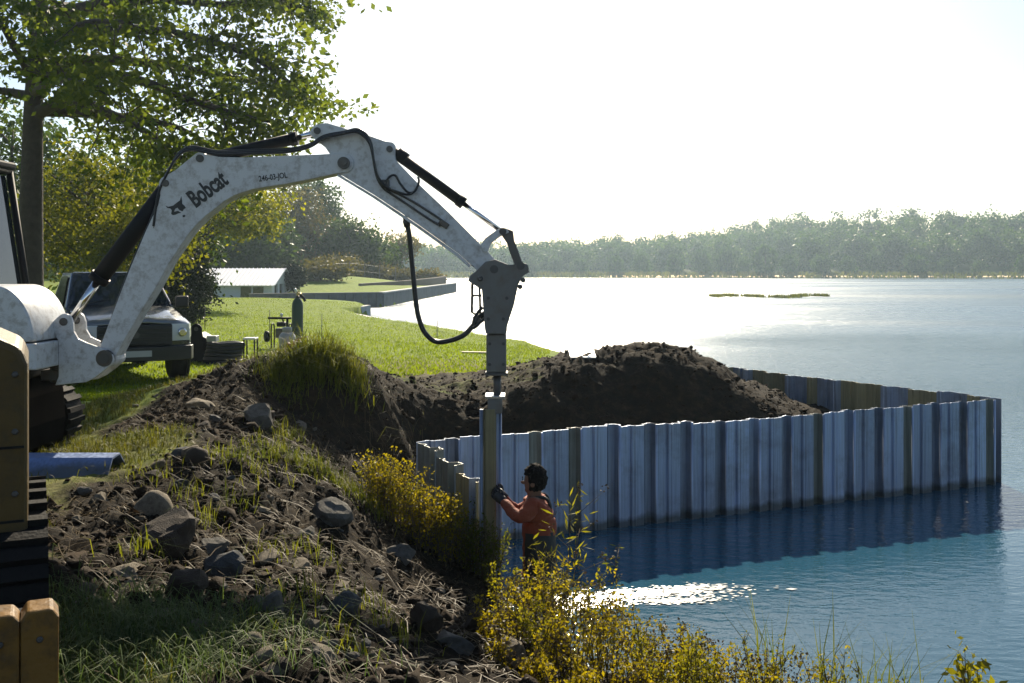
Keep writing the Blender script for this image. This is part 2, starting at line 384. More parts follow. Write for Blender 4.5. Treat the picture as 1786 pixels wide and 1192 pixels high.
# ---------------------------------------------------------------- the lake
def water_material():
    m = bpy.data.materials.new("lake_water"); m.use_nodes = True
    nt = m.node_tree; N = nt.nodes; L = nt.links; b = N["Principled BSDF"]
    b.inputs["Base Color"].default_value = (.021,.080,.125,1); b.inputs["IOR"].default_value = 1.333; b.inputs["Specular IOR Level"].default_value = .5
    tc = N.new("ShaderNodeTexCoord"); sp = N.new("ShaderNodeSeparateXYZ"); L.new(tc.outputs["Object"], sp.inputs[0])
    ro = N.new("ShaderNodeMapRange"); ro.inputs[1].default_value=14; ro.inputs[2].default_value=70; ro.inputs[3].default_value=.035; ro.inputs[4].default_value=.44
    L.new(sp.outputs["Y"], ro.inputs[0])
    def nz(sx, sy, sc, det, ro_=.55):
        mp = N.new("ShaderNodeMapping"); mp.inputs["Scale"].default_value=(sx,sy,1); L.new(tc.outputs["Object"], mp.inputs["Vector"])
        n = N.new("ShaderNodeTexNoise"); n.inputs["Scale"].default_value=sc; n.inputs["Detail"].default_value=det; n.inputs["Roughness"].default_value=ro_
        L.new(mp.outputs[0], n.inputs["Vector"]); return n.outputs["Fac"]
    sl = N.new("ShaderNodeMapRange"); sl.inputs[1].default_value=.42; sl.inputs[2].default_value=.62; sl.inputs[3].default_value=.55; sl.inputs[4].default_value=1.15
    L.new(nz(.25,1.0,.055,3), sl.inputs[0])
    rm = N.new("ShaderNodeMath"); rm.operation='MULTIPLY'; L.new(ro.outputs[0], rm.inputs[0]); L.new(sl.outputs[0], rm.inputs[1]); L.new(rm.outputs[0], b.inputs["Roughness"])
    # ripples: small near the shore, larger wavelets out on the lake
    st = N.new("ShaderNodeMapRange"); st.inputs[1].default_value=10; st.inputs[2].default_value=24; st.inputs[3].default_value=.17; st.inputs[4].default_value=.55
    L.new(sp.outputs["Y"], st.inputs[0])
    b1 = N.new("ShaderNodeBump"); b1.inputs["Distance"].default_value=.06; L.new(st.outputs[0], b1.inputs["Strength"]); L.new(nz(1.0,1.8,5.0,4), b1.inputs["Height"])
    st2 = N.new("ShaderNodeMapRange"); st2.inputs[1].default_value=16; st2.inputs[2].default_value=60; st2.inputs[3].default_value=.0; st2.inputs[4].default_value=.75
    L.new(sp.outputs["Y"], st2.inputs[0])
    b2 = N.new("ShaderNodeBump"); b2.inputs["Distance"].default_value=.25; L.new(st2.outputs[0], b2.inputs["Strength"]); L.new(nz(.5,1.2,1.6,3), b2.inputs["Height"]); L.new(b1.outputs[0], b2.inputs["Normal"])
    L.new(b2.outputs[0], b.inputs["Normal"])
    return m
M['water'] = water_material()
wy = spaced([(-55,4,8),(4,60,2),(60,360,15)]); wx = spaced([(-120,-20,10),(-20,20,2),(20,240,10)])
WX, WY = np.meshgrid(wx, wy); Iw = np.arange(WX.size).reshape(WX.shape)
Fw = np.stack([Iw[:-1,:-1], Iw[:-1,1:], Iw[1:,1:], Iw[1:,:-1]], -1).reshape(-1,4)
lake = tag(link_mesh("lake", np_mesh("lake", np.c_[WX.ravel(),WY.ravel(),np.zeros(WX.size)], Fw, [M['water']])), kind='structure')
# lake bed so that the sheet of water has something under it
MB().box2((-130,-58,-1.35),(250,362,-.95)).build("lake_bed", mat('silt',(.05,.04,.03),.9), None); tag(bpy.data.objects["lake_bed"], kind='structure')
# far shore: low marsh meadow, rising to a wooded slope on the right
fx = spaced([(-125,260,6)]); fy = np.array([322,326,329,332,338,346,356,370,390,415,445])
FX, FY = np.meshgrid(fx, fy)
sh = 327 - 10*np.sin(FX*.012+.4) - 26*sstep(60,190,FX) + 2.0*np.sin(FX*.11)
FZ = sstep(-2,4,FY-sh)*1.5 - .55 + sstep(10,110,FY-sh)*(2.5+11*sstep(10,170,FX)) + .25*np.sin(FX*.2+FY*.3)
FYs = FY - (FY < 340)*0
Iw = np.arange(FX.size).reshape(FX.shape)
Fw = np.stack([Iw[:-1,:-1], Iw[:-1,1:], Iw[1:,1:], Iw[1:,:-1]], -1).reshape(-1,4)
fy2 = FY - 26*sstep(60,190,FX)
FZ = sstep(-2,4,fy2-(sh))*1.5 - .55 + sstep(10,110,fy2-sh)*(2.5+11*sstep(10,170,FX)) + .2*np.sin(FX*.2+FY*.3)
M['marsh'] = mat('marsh_grass', (.085,.12,.030), .95, var=.45, vscale=.12, bump=.4, bscale=2)
tag(link_mesh("far_shore", np_mesh("far_shore", np.c_[FX.ravel(),fy2.ravel(),FZ.ravel()], Fw, [M['marsh']], smooth=True)), kind='structure')
def far_z(x, yy):
    s = 327 - 10*sin(x*.012+.4) - 26*float(sstep(60,190,np.array(x))) + 2*sin(x*.11)
    return float(sstep(-2,4,np.array(yy-s)))*1.5-.55 + float(sstep(10,110,np.array(yy-s)))*(2.5+11*float(sstep(10,170,np.array(x)))), s
# ---------------------------------------------------------------- steel sheet piling
def pile_material(name, col, metal=.55, rough=.42):
    m = mat(name, col, rough, metal, dirt=(.13,.115,.09), dirt_amt=.5, dscale=2.2, var=.10, vscale=1.3)
    nt = m.node_tree; N = nt.nodes; L = nt.links; b = N["Principled BSDF"]
    # vertical run marks
    tc = N.new("ShaderNodeTexCoord"); mp = N.new("ShaderNodeMapping"); mp.inputs["Scale"].default_value = (14,14,.6); L.new(tc.outputs["Object"], mp.inputs["Vector"])
    n = N.new("ShaderNodeTexNoise"); n.inputs["Scale"].default_value = 3; n.inputs["Detail"].default_value = 6; L.new(mp.outputs[0], n.inputs["Vector"])
    r = N.new("ShaderNodeMapRange"); r.inputs[1].default_value=.35; r.inputs[2].default_value=.7; r.inputs[3].default_value=rough-.1; r.inputs[4].default_value=rough+.25
    L.new(n.outputs["Fac"], r.inputs[0]); L.new(r.outputs[0], b.inputs["Roughness"])
    # tide line of dried slime above the water, each panel a shade of its own
    sp = N.new("ShaderNodeSeparateXYZ"); L.new(tc.outputs["Object"], sp.inputs[0])
    n2 = N.new("ShaderNodeTexNoise"); n2.inputs["Scale"].default_value = 6; n2.inputs["Detail"].default_value = 5; L.new(tc.outputs["Object"], n2.inputs["Vector"])
    ad = N.new("ShaderNodeMath"); ad.operation = 'MULTIPLY_ADD'; L.new(n2.outputs["Fac"], ad.inputs[0]); ad.inputs[1].default_value = -.14; L.new(sp.outputs["Z"], ad.inputs[2])
    tr = N.new("ShaderNodeMapRange"); tr.inputs[1].default_value = -.02; tr.inputs[2].default_value = .05; tr.inputs[3].default_value = .75; tr.inputs[4].default_value = 0; L.new(ad.outputs[0], tr.inputs[0])
    src = b.inputs["Base Color"].links[0].from_socket
    oi = N.new("ShaderNodeObjectInfo"); hv = N.new("ShaderNodeHueSaturation"); L.new(src, hv.inputs["Color"])
    vr = N.new("ShaderNodeMapRange"); vr.inputs[3].default_value = .74; vr.inputs[4].default_value = 1.18; L.new(oi.outputs["Random"], vr.inputs[0]); L.new(vr.outputs[0], hv.inputs["Value"])
    st = N.new("ShaderNodeMapRange"); st.inputs[1].default_value=.30; st.inputs[2].default_value=.66; st.inputs[3].default_value=.72; st.inputs[4].default_value=1.12; L.new(n.outputs["Fac"], st.inputs[0])
    h2 = N.new("ShaderNodeHueSaturation"); L.new(hv.outputs[0], h2.inputs["Color"]); L.new(st.outputs[0], h2.inputs["Value"])
    mx = N.new("ShaderNodeMix"); mx.data_type = 'RGBA'; L.new(h2.outputs[0], mx.inputs["A"]); mx.inputs["B"].default_value = (.05,.052,.035,1); L.new(tr.outputs[0], mx.inputs["Factor"])
    L.new(mx.outputs["Result"], b.inputs["Base Color"])
    return m
M['pile'] = pile_material('galvanised_sheet', (.36,.425,.56))
M['pile_b'] = pile_material('galvanised_sheet_grey', (.27,.32,.41))
M['pile_olive'] = pile_material('weathered_grey_sheet', (.26,.27,.235), .3, .5)
M['pile_tan'] = pile_material('weathered_sheet', (.27,.23,.12), .2, .55)
PITCH, DEEP, TH = .46, .085, .010
# one profile: front pan with two shallow ribs, web, back pan, web  (u along the wall, v depth)
PROF = [(0,0),(.095,0),(.108,.030),(.140,.030),(.153,0),(.180,0),(.186,-.008),(.200,-.008),(.206,0),(.300,0),(.322,DEEP),(.345,DEEP),(.352,DEEP-.010),(.372,DEEP-.010),(.379,DEEP),(.432,DEEP),(.455,.004)]
def sheet_pile(name, parent, origin, uvec, z0, z1, mats, flip=1.0, tilt=0.0):
    """one panel: origin is its start on the wall line, uvec runs along the wall (flat)"""
    u = Vector((uvec[0], uvec[1], 0)).normalized(); v = Vector((-u.y, u.x, 0))*flip
    o = Vector((origin[0], origin[1], 0)); mb = MB(); n = len(PROF)
    vs = []
    for side in (0, 1):
        for zz in (z0, z1):
            for k, (a, b) in enumerate(PROF):
                t = u*a + v*(b + side*TH)
                vs.append(o + t + v*(.006*noise.noise(Vector((o.x*7+a*9,o.y*5,2.0))) if zz == z1 else 0) + Vector((0,0,zz + (tilt*(a/PITCH) + .007*noise.noise(Vector((o.x*3+a*22,o.y*3,.5))) if zz == z1 else 0))))
    f = []; mi = []
    for k in range(n-1):
        f.append((k, k+1, n+k+1, n+k)); f.append((2*n+k+1, 2*n+k, 3*n+k, 3*n+k+1))
        f.append((n+k, n+k+1, 3*n+k+1, 3*n+k)); f.append((2*n+k, 2*n+k+1, k+1, k))
        mi += [1 if 9 <= k else 0]*4
    f.append((0, n, 3*n, 2*n)); f.append((n-1, 3*n-1, 4*n-1, 2*n-1)); mi += [0,0]
    mb.v = [tuple(p) for p in vs]; mb.f = f; mb.m = mi; mb.sm = [False]*len(f)
    # interlock bead at the joint
    j = o + u*(PITCH-.004) + v*(.004)
    mb.tube([j + Vector((0,0,z0)), j + Vector((0,0,z1+tilt-.004))], .014, 6, 0)
    return mb.build(name, mats, parent)
def pile_wall(name, a, b, label, ztop, seed, mats_pick, flip=1.0, zjit=.012, z0=-.9):
    a = Vector((a[0],a[1],0)); b = Vector((b[0],b[1],0)); r = random.Random(seed)
    t = thing(name, (a.x, a.y, 0), label, "retaining wall"); t["kind"] = "thing"
    n = int(round((b-a).length/PITCH)); u = (b-a).normalized()
    for k in range(n):
        zt = (ztop(k/n) if callable(ztop) else ztop) + r.uniform(-zjit, zjit)
        sheet_pile("sheet_pile", t, a + u*PITCH*k, u, z0, zt, mats_pick(r, k), flip, r.uniform(-.008,.008))
    return t
A = (-.95, 9.98); Bc = (6.44, 13.08)
def pick_front(r, k):
    q = r.random()
    return [M['pile'], M['pile_b'] if q < .78 else M['pile_olive']]
main_wall = pile_wall("sheet_pile_wall", A, Bc, "long blue-grey steel sheet pile wall standing in the lake behind the worker", lambda t: 1.09 + .02*sin(t*9), 3, pick_front)
def pick_wing(r, k): return [M['pile_olive'] if k < 2 else M['pile_tan'], M['pile_olive'] if k < 2 else M['pile_b']]
def pick_in(r, k): return [M['pile_tan'] if r.random() < .6 else M['pile_b'], M['pile_b'] if k % 2 else M['pile_tan']]
far_wall = pile_wall("sheet_pile_wall", (6.42, 13.16), (1.9, 20.4), "tan and grey sheet pile wall running back from the lake corner behind the earth heap", 1.10, 5, pick_in)
wing = pile_wall("sheet_pile_wall", (-.93, 9.90), (-.33, 8.72), "short dark and tan sheet pile wing wall beside the yellow shrubs", lambda t: 1.09-.16*t, 9, pick_wing, zjit=.02)
dp = thing("sheet_pile", (-.25, 8.62, 0), "single tall sheet pile held upright under the breaker by the worker", "sheet pile")
def driven():
    # standing taller than its neighbours: a tan pan and a blue edge towards the lake
    pr = [(q[0]*.72,q[1]*.8) for q in [(0,0),(.03,0),(.045,-.03),(.155,-.03),(.170,0),(.178,.0),(.20,.06),(.235,.06)]]
    u = Vector((.985,.17,0)).normalized(); v = Vector((-u.y,u.x,0)); o = Vector((-.262,8.60,0)); mb = MB(); n = len(pr)
    vs = []
    for side in (0,1):
        for zz in (-.8, 1.60):
            for a_, b_ in pr: vs.append(o + u*a_ + v*(b_+side*.01) + Vector((0,0,zz)))
    f = []; mi = []
    for k in range(n-1):
        f += [(k,k+1,n+k+1,n+k),(2*n+k+1,2*n+k,3*n+k,3*n+k+1),(n+k,n+k+1,3*n+k+1,3*n+k),(2*n+k,2*n+k+1,k+1,k)]; mi += [1 if k > 4 else 0]*4
    f += [(0,n,3*n,2*n),(n-1,3*n-1,4*n-1,2*n-1)]; mi += [0,1]
    mb.v=[tuple(p) for p in vs]; mb.f=f; mb.m=mi; mb.sm=[False]*len(f)
    mb.build("panel", [M['pile_tan'], M['pile']], dp)
    e = MB(); q = o + u*.0; e.tube([q+Vector((0,0,-.8)), q+Vector((0,0,1.6))], .016, 8); e.build("interlock", M['pile_b'], dp)
    e = MB(); q = o + u*.171 + v*.052; e.tube([q+Vector((0,0,-.8)), q+Vector((0,0,1.57))], .014, 8); e.build("interlock", M['pile'], dp)
driven()
# ---------------------------------------------------------------- mini excavator with its boom over the wall
BY = 8.70                                   # front face of the boom, metres ahead of the camera
def b2(px, py, d=BY): p = P(px, py, d); return (p.x, p.z)
def bp(px, py, y, d=BY): p = P(px, py, d); return Vector((p.x, y, p.z))
def outline(pts, d=BY): return [b2(x, y, d) for x, y in pts]
ex = thing("mini_excavator", (-5.0, 8.8, 1.15), "white mini excavator with raised boom reaching over the sheet pile wall", "excavator")
def circ(cx, cy, r, a0, a1, n=8):
    return [(cx + r*cos(radians(a0+(a1-a0)*k/n)), cy - r*sin(radians(a0+(a1-a0)*k/n))) for k in range(n+1)]
boom_pts = [(279,341),(277,325)] + circ(289,320,12,180,110,4) + [(305.7,297),(325,281),(341,268)] + circ(349,276,11,110,40,4) + [(366,270.5),(381,273.7),(426,274.8),(502,271.7),(560,269.4),(584,268)] \
  + circ(600,285,17,90,-80,8) + [(590,302.5),(552,310.7),(502,320.8),(468,326),(439,331),(409,341),(390,352),(376,363.6),(357,378),(341,393.8),(326,412),(313,431.6),(294,460),(273,499.5),(240,553),(218,591),(203,620)] \
  + circ(185.5,624.7,17,10,-170,8) + [(174.5,604),(200,537),(225,472),(254,403),(275,358.6)]
boom = MB().prism(outline(boom_pts), BY, BY+.20).build("boom", M['white'], ex, .008)
# side plates of the head lug that carry the arm pin sit proud
MB().tube([bp(600,285,BY-.035), bp(600,285,BY+.235)], .052, 20).build("arm_pin", M['pin'], ex)
MB().tube([bp(600,285,BY-.045), bp(600,285,BY-.034)], .028, 12).build("pin_cap", M['steel_dark'], ex)
for (x, y, r) in ((289,320,.030),(349,276.8,.034)):
    MB().tube([bp(x,y,BY-.014), bp(x,y,BY+.214)], r, 18).build("pin", M['pin'], ex)
MB().tube([bp(185.5,624.7,BY-.05), bp(185.5,624.7,BY+.25)], .072, 24).build("boom_foot_pin", M['steel_dark'], ex)
MB().tube([bp(185.5,624.7,BY-.056), bp(185.5,624.7,BY-.049)], .045, 20).build("pin_cap", M['pin'], ex)
# arm
arm_pts = [(539.6,233),(541,225),(548,218.5),(558,215),(570,214),(598,222),(624.7,231.5),(646.5,237),(672.6,245.8)] + circ(678,257,11,60,-20,4) + [(689,278.5),(729,320),(781.7,370),(825,413.7),(844,432),(862,452)] \
  + circ(862,470,16,70,-120,6) + [(832,472.6),(821,461.7),(799,442),(729,392),(703,374),(651,339.6),(612,316),(589.8,302.5),(585,291.6),(576.7,272),(566,256.7),(548,243)]
arm = MB().prism(outline(arm_pts), BY+.025, BY+.175).build("arm", M['white'], ex, .008)
for (x, y, r) in ((552.5,228,.030),(679,260,.028)):
    MB().tube([bp(x,y,BY+.008), bp(x,y,BY+.192)], r, 18).build("pin", M['pin'], ex)
# grease and mud streak plates: weld flange under the arm
MB().prism(outline([(589,303),(651,340.5),(703,375),(729,393),(799,443),(821,463),(818,467),(795,446.5),(726,397),(700,379),(648,344),(587,307)]), BY+.012, BY+.188).build("arm_flange", M['white'], ex, .003)
# cylinders
def cyl(name, a, b, c, r, rr, y):
    ab = MB().tube([bp(*a,y), bp(*b,y)], r, 20).build(name, M['black'], ex)
    d = (bp(*b,y)-bp(*a,y)).normalized()
    MB().tube([bp(*b,y)-d*.05, bp(*b,y)+d*.012], r*1.18, 20).build("gland", M['black'], ab)
    MB().tube([bp(*b,y), bp(*c,y)], rr, 16).build("piston_rod", M['chrome'], ab)
    return ab
cyl("arm_cylinder", (349,277),(512,239),(552,228), .052, .026, BY+.10)
cyl("lift_cylinder", (289,321),(163,489),(115,561), .075, .034, BY+.10)
cyl("bucket_cylinder", (679,260),(806,353),(872,401), .045, .022, BY+.10)
MB().tube([bp(690,265,BY+.1), bp(706,277,BY+.1)], .058, 18).build("cylinder_head", M['black'], ex)
# hoses along the boom and arm
def hose(name, pts, r, y, parent=ex, n=6, mt='hose'):
    c = smooth_curve([bp(p[0], p[1], y + (p[2] if len(p) > 2 else 0)) for p in pts], n)
    return MB().tube(c, r, 8).build(name, M[mt], parent)
for k in range(3):
    o = k*3.2
    hose("hydraulic_hose", [(268,395+o),(276,340-o),(292,303-o),(312,272-o),(335,262-o),(380,270-o),(440,268-o),(500,266-o),(540,258-o,-.02),(566,244-o,-.04),(600,235-o*.6,-.05),(626,233-o,-.05),(646,252-o,-.05),(654,285+o,-.05),(660,308+o,-.05),(671,324+o,-.04),(682,331+o,-.03)], .011, BY-.005+.05*k*.3)
hose("hydraulic_hose", [(671,322),(680,309),(690,307),(699,322),(712,336),(724,334),(731,318),(729,309)], .010, BY-.02)
hose("hydraulic_hose", [(671,328),(690,334),(710,340),(722,336),(731,322)], .010, BY-.03)
for pts in (((682,332),(720,352),(758,376),(774,388)), ((680,337),(712,358),(746,381),(768,394))):
    hose("steel_line", pts, .010, BY+.010, mt='pin')
MB().box(bp(672,320,BY+.0), (.07,.05,.06)).build("hose_clamp", M['pin'], ex, .006)
MB().box(bp(774,391,BY+.01), (.09,.04,.05), Matrix.Rotation(radians(35),3,'Y')).build("hose_clamp", M['steel_dark'], ex, .006)
hose("boom_side_hose", [(275,350),(262,385),(240,435),(222,480),(205,525),(188,575),(176,600)], .020, BY+.03)
# lettering and emblem on the boom flank (raised vinyl, 2 mm proud)
M['ink'] = mat('black_vinyl', (.015,.017,.020), .5, var=.3)
def lettering(name, txt, px, py, h, ang, sx, bold=.0, parent=boom):
    cu = bpy.data.curves.new(name, 'FONT'); cu.body = txt; cu.size = h; cu.extrude = .001; cu.offset = bold; cu.align_x = 'LEFT'
    tmp = bpy.data.objects.new("tmp", cu); COL.objects.link(tmp)
    dg = bpy.context.evaluated_depsgraph_get(); me = bpy.data.meshes.new_from_object(tmp.evaluated_get(dg))
    bpy.data.objects.remove(tmp); bpy.data.curves.remove(cu)
    p = bp(px, py, BY-.0025)
    T = Matrix.Translation(p) @ Matrix.Rotation(radians(-ang),4,'Y') @ Matrix.Rotation(radians(90),4,'X') @ Matrix.Diagonal((sx,1,1,1))
    me.transform(Matrix.Translation(-ORIGIN[ex.name]) @ T); me.materials.clear(); me.materials.append(M['ink'])
    o = link_mesh(name, me, parent); return o
lettering("lettering", "Bobcat", 341, 363, .215, 37, .60, .007)
lettering("serial_lettering", "246-03-JOL", 452, 317, .068, 8, .78, .0012)
emb = []
def e2(u, v): # emblem frame traced in the zoomed crop
    return b2(200+u/3.973, 200+v/3.973)
e = MB()
e.prism([e2(*q) for q in [(352,632),(372,640),(405,632),(430,612),(452,596),(462,566),(468,596),(468,618),(486,634),(494,648),(480,656),(470,672),(448,662),(436,646),(420,654),(412,674),(440,668),(462,682),(440,686),(424,694),(404,698),(392,690),(396,664),(386,652),(366,648)]], BY-.0025, BY-.0005)
e.prism([e2(*q) for q in [(470,700),(482,694),(492,702),(484,712),(472,712)]], BY-.0025, BY-.0005)
e.build("emblem", M['ink'], boom)
# bucket links
MB().prism(outline([(838,428),(846,416),(868,400),(884,398),(888,406),(872,412),(856,424),(850,440),(842,440)]), BY+.005, BY+.03).build("link", M['white'], ex, .004)
MB().prism(outline([(838,428),(846,416),(868,400),(884,398),(888,406),(872,412),(856,424),(850,440),(842,440)]), BY+.17, BY+.195).build("link", M['white'], ex, .004)
MB().prism(outline([(872,402),(882,398),(895,403),(897,420),(905,440),(912,462),(900,468),(891,446),(884,424),(876,412)]), BY+.04, BY+.16).build("link", M['steel_dark'], ex, .006)
MB().tube([bp(877,404,BY-.005), bp(877,404,BY+.205)], .032, 16).build("link_pin", M['pin'], ex)
# swing bracket
sw = [(100,671.6),(106,656),(106,594),(94,578),(88,575)] + [(97,560),(104.7,552.7)] + circ(116,560,13,125,20,6) + [(131,564),(132,578),(139.6,591),(155,598),(174.5,605),(192,612)] + circ(187,626,14,50,-60,6) + [(185.5,645.5),(168,659),(152.7,666)]
MB().prism(outline(sw), BY-.045, BY-.008).build("swing_bracket", M['white'], ex, .006)
MB().prism(outline(sw), BY+.208, BY+.245).build("swing_bracket", M['white'], ex, .006)
MB().tube([bp(115,561,BY-.055), bp(115,561,BY+.255)], .034, 18).build("pin", M['pin'], ex)
sp = MB(); sp.box(bp(92,590,BY+.10,8.7), (.20,.22,.07)); sp.box(bp(92,655,BY+.10,8.7), (.20,.22,.09)); sp.tube([bp(93,575,BY+.1), bp(93,668,BY+.1)], .07, 14)
sp.build("swing_post", M['steel_dark'], ex, .006)
MB().box2((-4.6,8.35,1.86),(-4.12,9.25,2.30)).build("front_frame", M['black'], ex, .02)
# house, cowl, cab
def f2(px, py, d=8.25): return b2(px, py, d)
cw = [(-260,498)] + [(-14+71*sin(a_), 597-99*cos(a_)) for a_ in np.linspace(0,pi/2,22)] + [(-260,597)]
ec = MB().prism([f2(*q) for q in cw], 8.25, 8.95).build("engine_cowl", M['white'], ex, .02, seg=3)
for q in ec.data.polygons: q.use_smooth = len(q.vertices) == 4
MB().prism([f2(*q) for q in [(-260,600),(62,600),(63,646),(-260,650)]], 8.25, 8.80).build("side_panel", M['white'], ex, .012)
MB().box2((-6.3,8.2,1.80),(-4.35,9.7,1.96)).build("deck", M['black'], ex, .02)
MB().tube([(-5.3,8.95,1.55),(-5.3,8.95,1.80)], .42, 28).build("slew_ring", M['steel_dark'], ex)
cab = MB()
pil = [((-5.55,9.0,1.96),(-5.50,9.0,3.75)),((-4.62,9.02,1.96),(-4.68,9.02,2.55)),((-4.68,9.02,2.55),(-4.86,9.02,3.75)),((-5.55,9.7,1.96),(-5.50,9.7,3.75)),((-4.60,9.7,1.96),(-4.86,9.7,3.75)),
       ((-5.50,9.0,3.75),(-4.86,9.02,3.75)),((-5.50,9.7,3.75),(-4.86,9.7,3.75)),((-4.86,9.02,3.75),(-4.86,9.7,3.75)),((-5.5,9.0,3.75),(-5.5,9.7,3.75))]
for a_, b_ in pil: cab.tube([a_, b_], .035, 8)
cabo = cab.build("cab_frame", M['black'], ex)
MB().box2((-5.58,8.97,3.76),(-4.80,9.73,3.83)).build("cab_roof", M['black'], ex, .02)
MB().prism([(-5.50,2.1),(-4.66,2.1),(-4.70,2.55),(-4.88,3.70),(-5.48,3.70)], 9.00, 9.012).build("cab_window", M['glass'], ex)
MB().add([(-4.64,9.06,2.1),(-4.64,9.66,2.1),(-4.88,9.66,3.70),(-4.88,9.06,3.70)], [(0,1,2,3)]).build("cab_windscreen", M['glass'], ex)
MB().box2((-5.45,9.1,1.96),(-5.05,9.6,2.35)).build("operator_seat", M['black'], ex, .04)
for (x0, y0, x1, y1) in ((62,560,56,518),(72,562,66,512),(80,565,76,516)):
    l = MB().tube([bp(x0,y0,9.0,9.0), bp(x1,y1,9.0,9.0)], .010, 8).build("control_lever", M['pin'], ex)
    MB().lathe([(.004,-.05),(.022,-.03),(.026,.0),(.020,.03),(.006,.042)], bp(x1,y1-4,9.0,9.0), 10).build("knob", M['steel_dark'], l)
MB().tube(smooth_curve([bp(56,545,8.9,8.9),bp(70,540,8.9,8.9),bp(96,562,8.9,8.9)],5), .012, 8).build("hydraulic_hose", M['hose'], ex)
# undercarriage
def track(y0, y1, x0=-6.2, x1=-4.13, zb=1.14, h=.57):
    r = h/2; zc = zb + r; prof = []
    na = 12
    for k in range(na+1): an = -pi/2 + pi*k/na; prof.append((x1-r + r*cos(an), zc + r*sin(an)))
    for k in range(na+1): an = pi/2 + pi*k/na; prof.append((x0+r + r*cos(an), zc + r*sin(an)))
    inner = []
    ri = r-.045
    for k in range(na+1): an = -pi/2 + pi*k/na; inner.append((x1-r + ri*cos(an), zc + ri*sin(an)))
    for k in range(na+1): an = pi/2 + pi*k/na; inner.append((x0+r + ri*cos(an), zc + ri*sin(an)))
    m = MB(); n = len(prof)
    vs = [(x,y0,z) for x,z in prof]+[(x,y1,z) for x,z in prof]+[(x,y0,z) for x,z in inner]+[(x,y1,z) for x,z in inner]
    fs = []
    for k in range(n):
        j = (k+1)%n
        fs += [(k,j,n+j,n+k)[::-1],(2*n+k,2*n+j,3*n+j,3*n+k),(k,j,2*n+j,2*n+k),(n+k,n+j,3*n+j,3*n+k)[::-1]]
    m.add(vs, fs)
    # lugs
    L_ = []; per = 0
    for k in range(n):
        a_ = Vector((*prof[k],)); b_ = Vector((*prof[(k+1)%n],)); L_.append((a_, b_, (b_-a_).length))
    tot = sum(q[2] for q in L_); step = .10; s = 0
    while s < tot:
        acc = 0
        for a_, b_, l in L_:
            if acc + l >= s:
                t = (s-acc)/max(l,1e-6); p = a_.lerp(b_, t); d = (b_-a_).normalized(); nn = Vector((d.y,-d.x))
                c = p + nn*.012
                m.box((c.x,(y0+y1)/2,c.y), (.045,y1-y0-.004,.03), Matrix.Rotation(-atan2(d.y,d.x),3,'Y'))
                break
            acc += l
        s += step
    t = m.build("track", M['rubber'], ex)
    f = MB(); f.box2((x0+r,y0+.05,zc-.12),(x1-r,y1-.05,zc+.10)); f.build("track_frame", M['steel_dark'], ex, .01)
    for xx in (x0+r, x1-r):
        MB().lathe([(.05,-.0),(.20,.0),(.215,.02),(.215,.10),(.20,.12),(.05,.12)], (xx, y0+.20, zc), 24, 0, (0,-1,0)).build("idler_wheel", M['yellow'] if xx == x1-r else M['steel_dark'], ex)
    for k in range(4):
        xx = x0+r+.25+(x1-x0-2*r-.5)*k/3
        MB().lathe([(.03,0),(.09,0),(.09,.12),(.03,.12)], (xx, y0+.19, zb+.14), 14, 0, (0,-1,0)).build("roller", M['steel_dark'], ex)
track(8.02, 8.32); track(9.34, 9.66)
bl = MB(); prof = [(.0,0),(.05,.06),(.07,.25),(.05,.5),(.0,.68),(-.03,.68),(.02,.5),(.04,.25),(.02,.06),(-.03,0)]
bl.prism([(-4.17+a_, 1.20+b_) for a_, b_ in prof], 8.05, 9.22); bl.build("dozer_blade", mat('muddy_black',(.010,.009,.008),1.0,var=.4,spec=0.0), ex, .004)

# ---------------------------------------------------------------- hydraulic breaker on the arm
br = thing("hydraulic_breaker", (bp(866,655,BY+.1)), "grey hydraulic breaker hanging from the arm above the single sheet pile", "breaker")
up = [(816.6,490),(820,481),(830,474),(847,457),(864,453),(886,461.7),(904,462),(917,459.5),(921,464),(923,475),(912,482),(904,496.6),(897,531),(884,570.7),(884,582),(847,582),(846,575),(840.5,505),(832,500)]
for (y0, y1) in ((BY-.06,BY-.03),(BY+.23,BY+.26)):
    MB().prism(outline(up), y0, y1).build("side_plate", M['breaker'], br, .006)
MB().prism(outline([(842,486),(906,486),(896,530),(884,570),(884,580),(848,580),(843,510)]), BY-.025, BY+.225).build("head", M['breaker'], br, .01)
MB().prism(outline([(848,584),(883,584),(883,651),(848,651)]), BY+.015, BY+.185).build("body", M['breaker'], br, .012)
MB().prism(outline([(846,651),(886,651),(886,656),(846,656)]), BY+.005, BY+.195).build("end_flange", M['pin'], br, .003)
for (x,y) in ((862,470),(908,464)): MB().tube([bp(x,y,BY-.075), bp(x,y,BY+.275)], .036, 16).build("pin", M['pin'], br)
for (x,y) in ((852,520),(884,520),(852,556),(878,556),(854,600),(878,600),(854,636),(878,636)):
    MB().lathe([(.016,0),(.016,.012)], bp(x,y,BY-.06 if y < 582 else BY+.012), 6, 0, (0,-1,0)).build("bolt", M['pin'], br)
MB().tube([bp(867,656,BY+.1), bp(867,692,BY+.1)], .034, 16).build("chisel", M['steel_dark'], br)
hose("supply_hose", [(704,376),(712,409),(718,470),(725,536),(731,562),(740,582),(757.7,597),(781.7,596),(808,586),(825,568.5),(838,555),(846,548)], .022, BY+.08, br)
MB().tube([bp(706,383,BY+.08), bp(709,395,BY+.08)], .030, 12).build("hose_fitting", M['steel_dark'], br)
gd = MB(); gd.tube([bp(824,486,BY-.0), bp(823,545,BY), bp(836,552,BY)], .012, 8); gd.tube([bp(836,494,BY), bp(838,550,BY)], .010, 8)
gd.tube([bp(824,516,BY), bp(840,516,BY)], .009, 8); gd.build("hose_guard", M['steel_dark'], br)
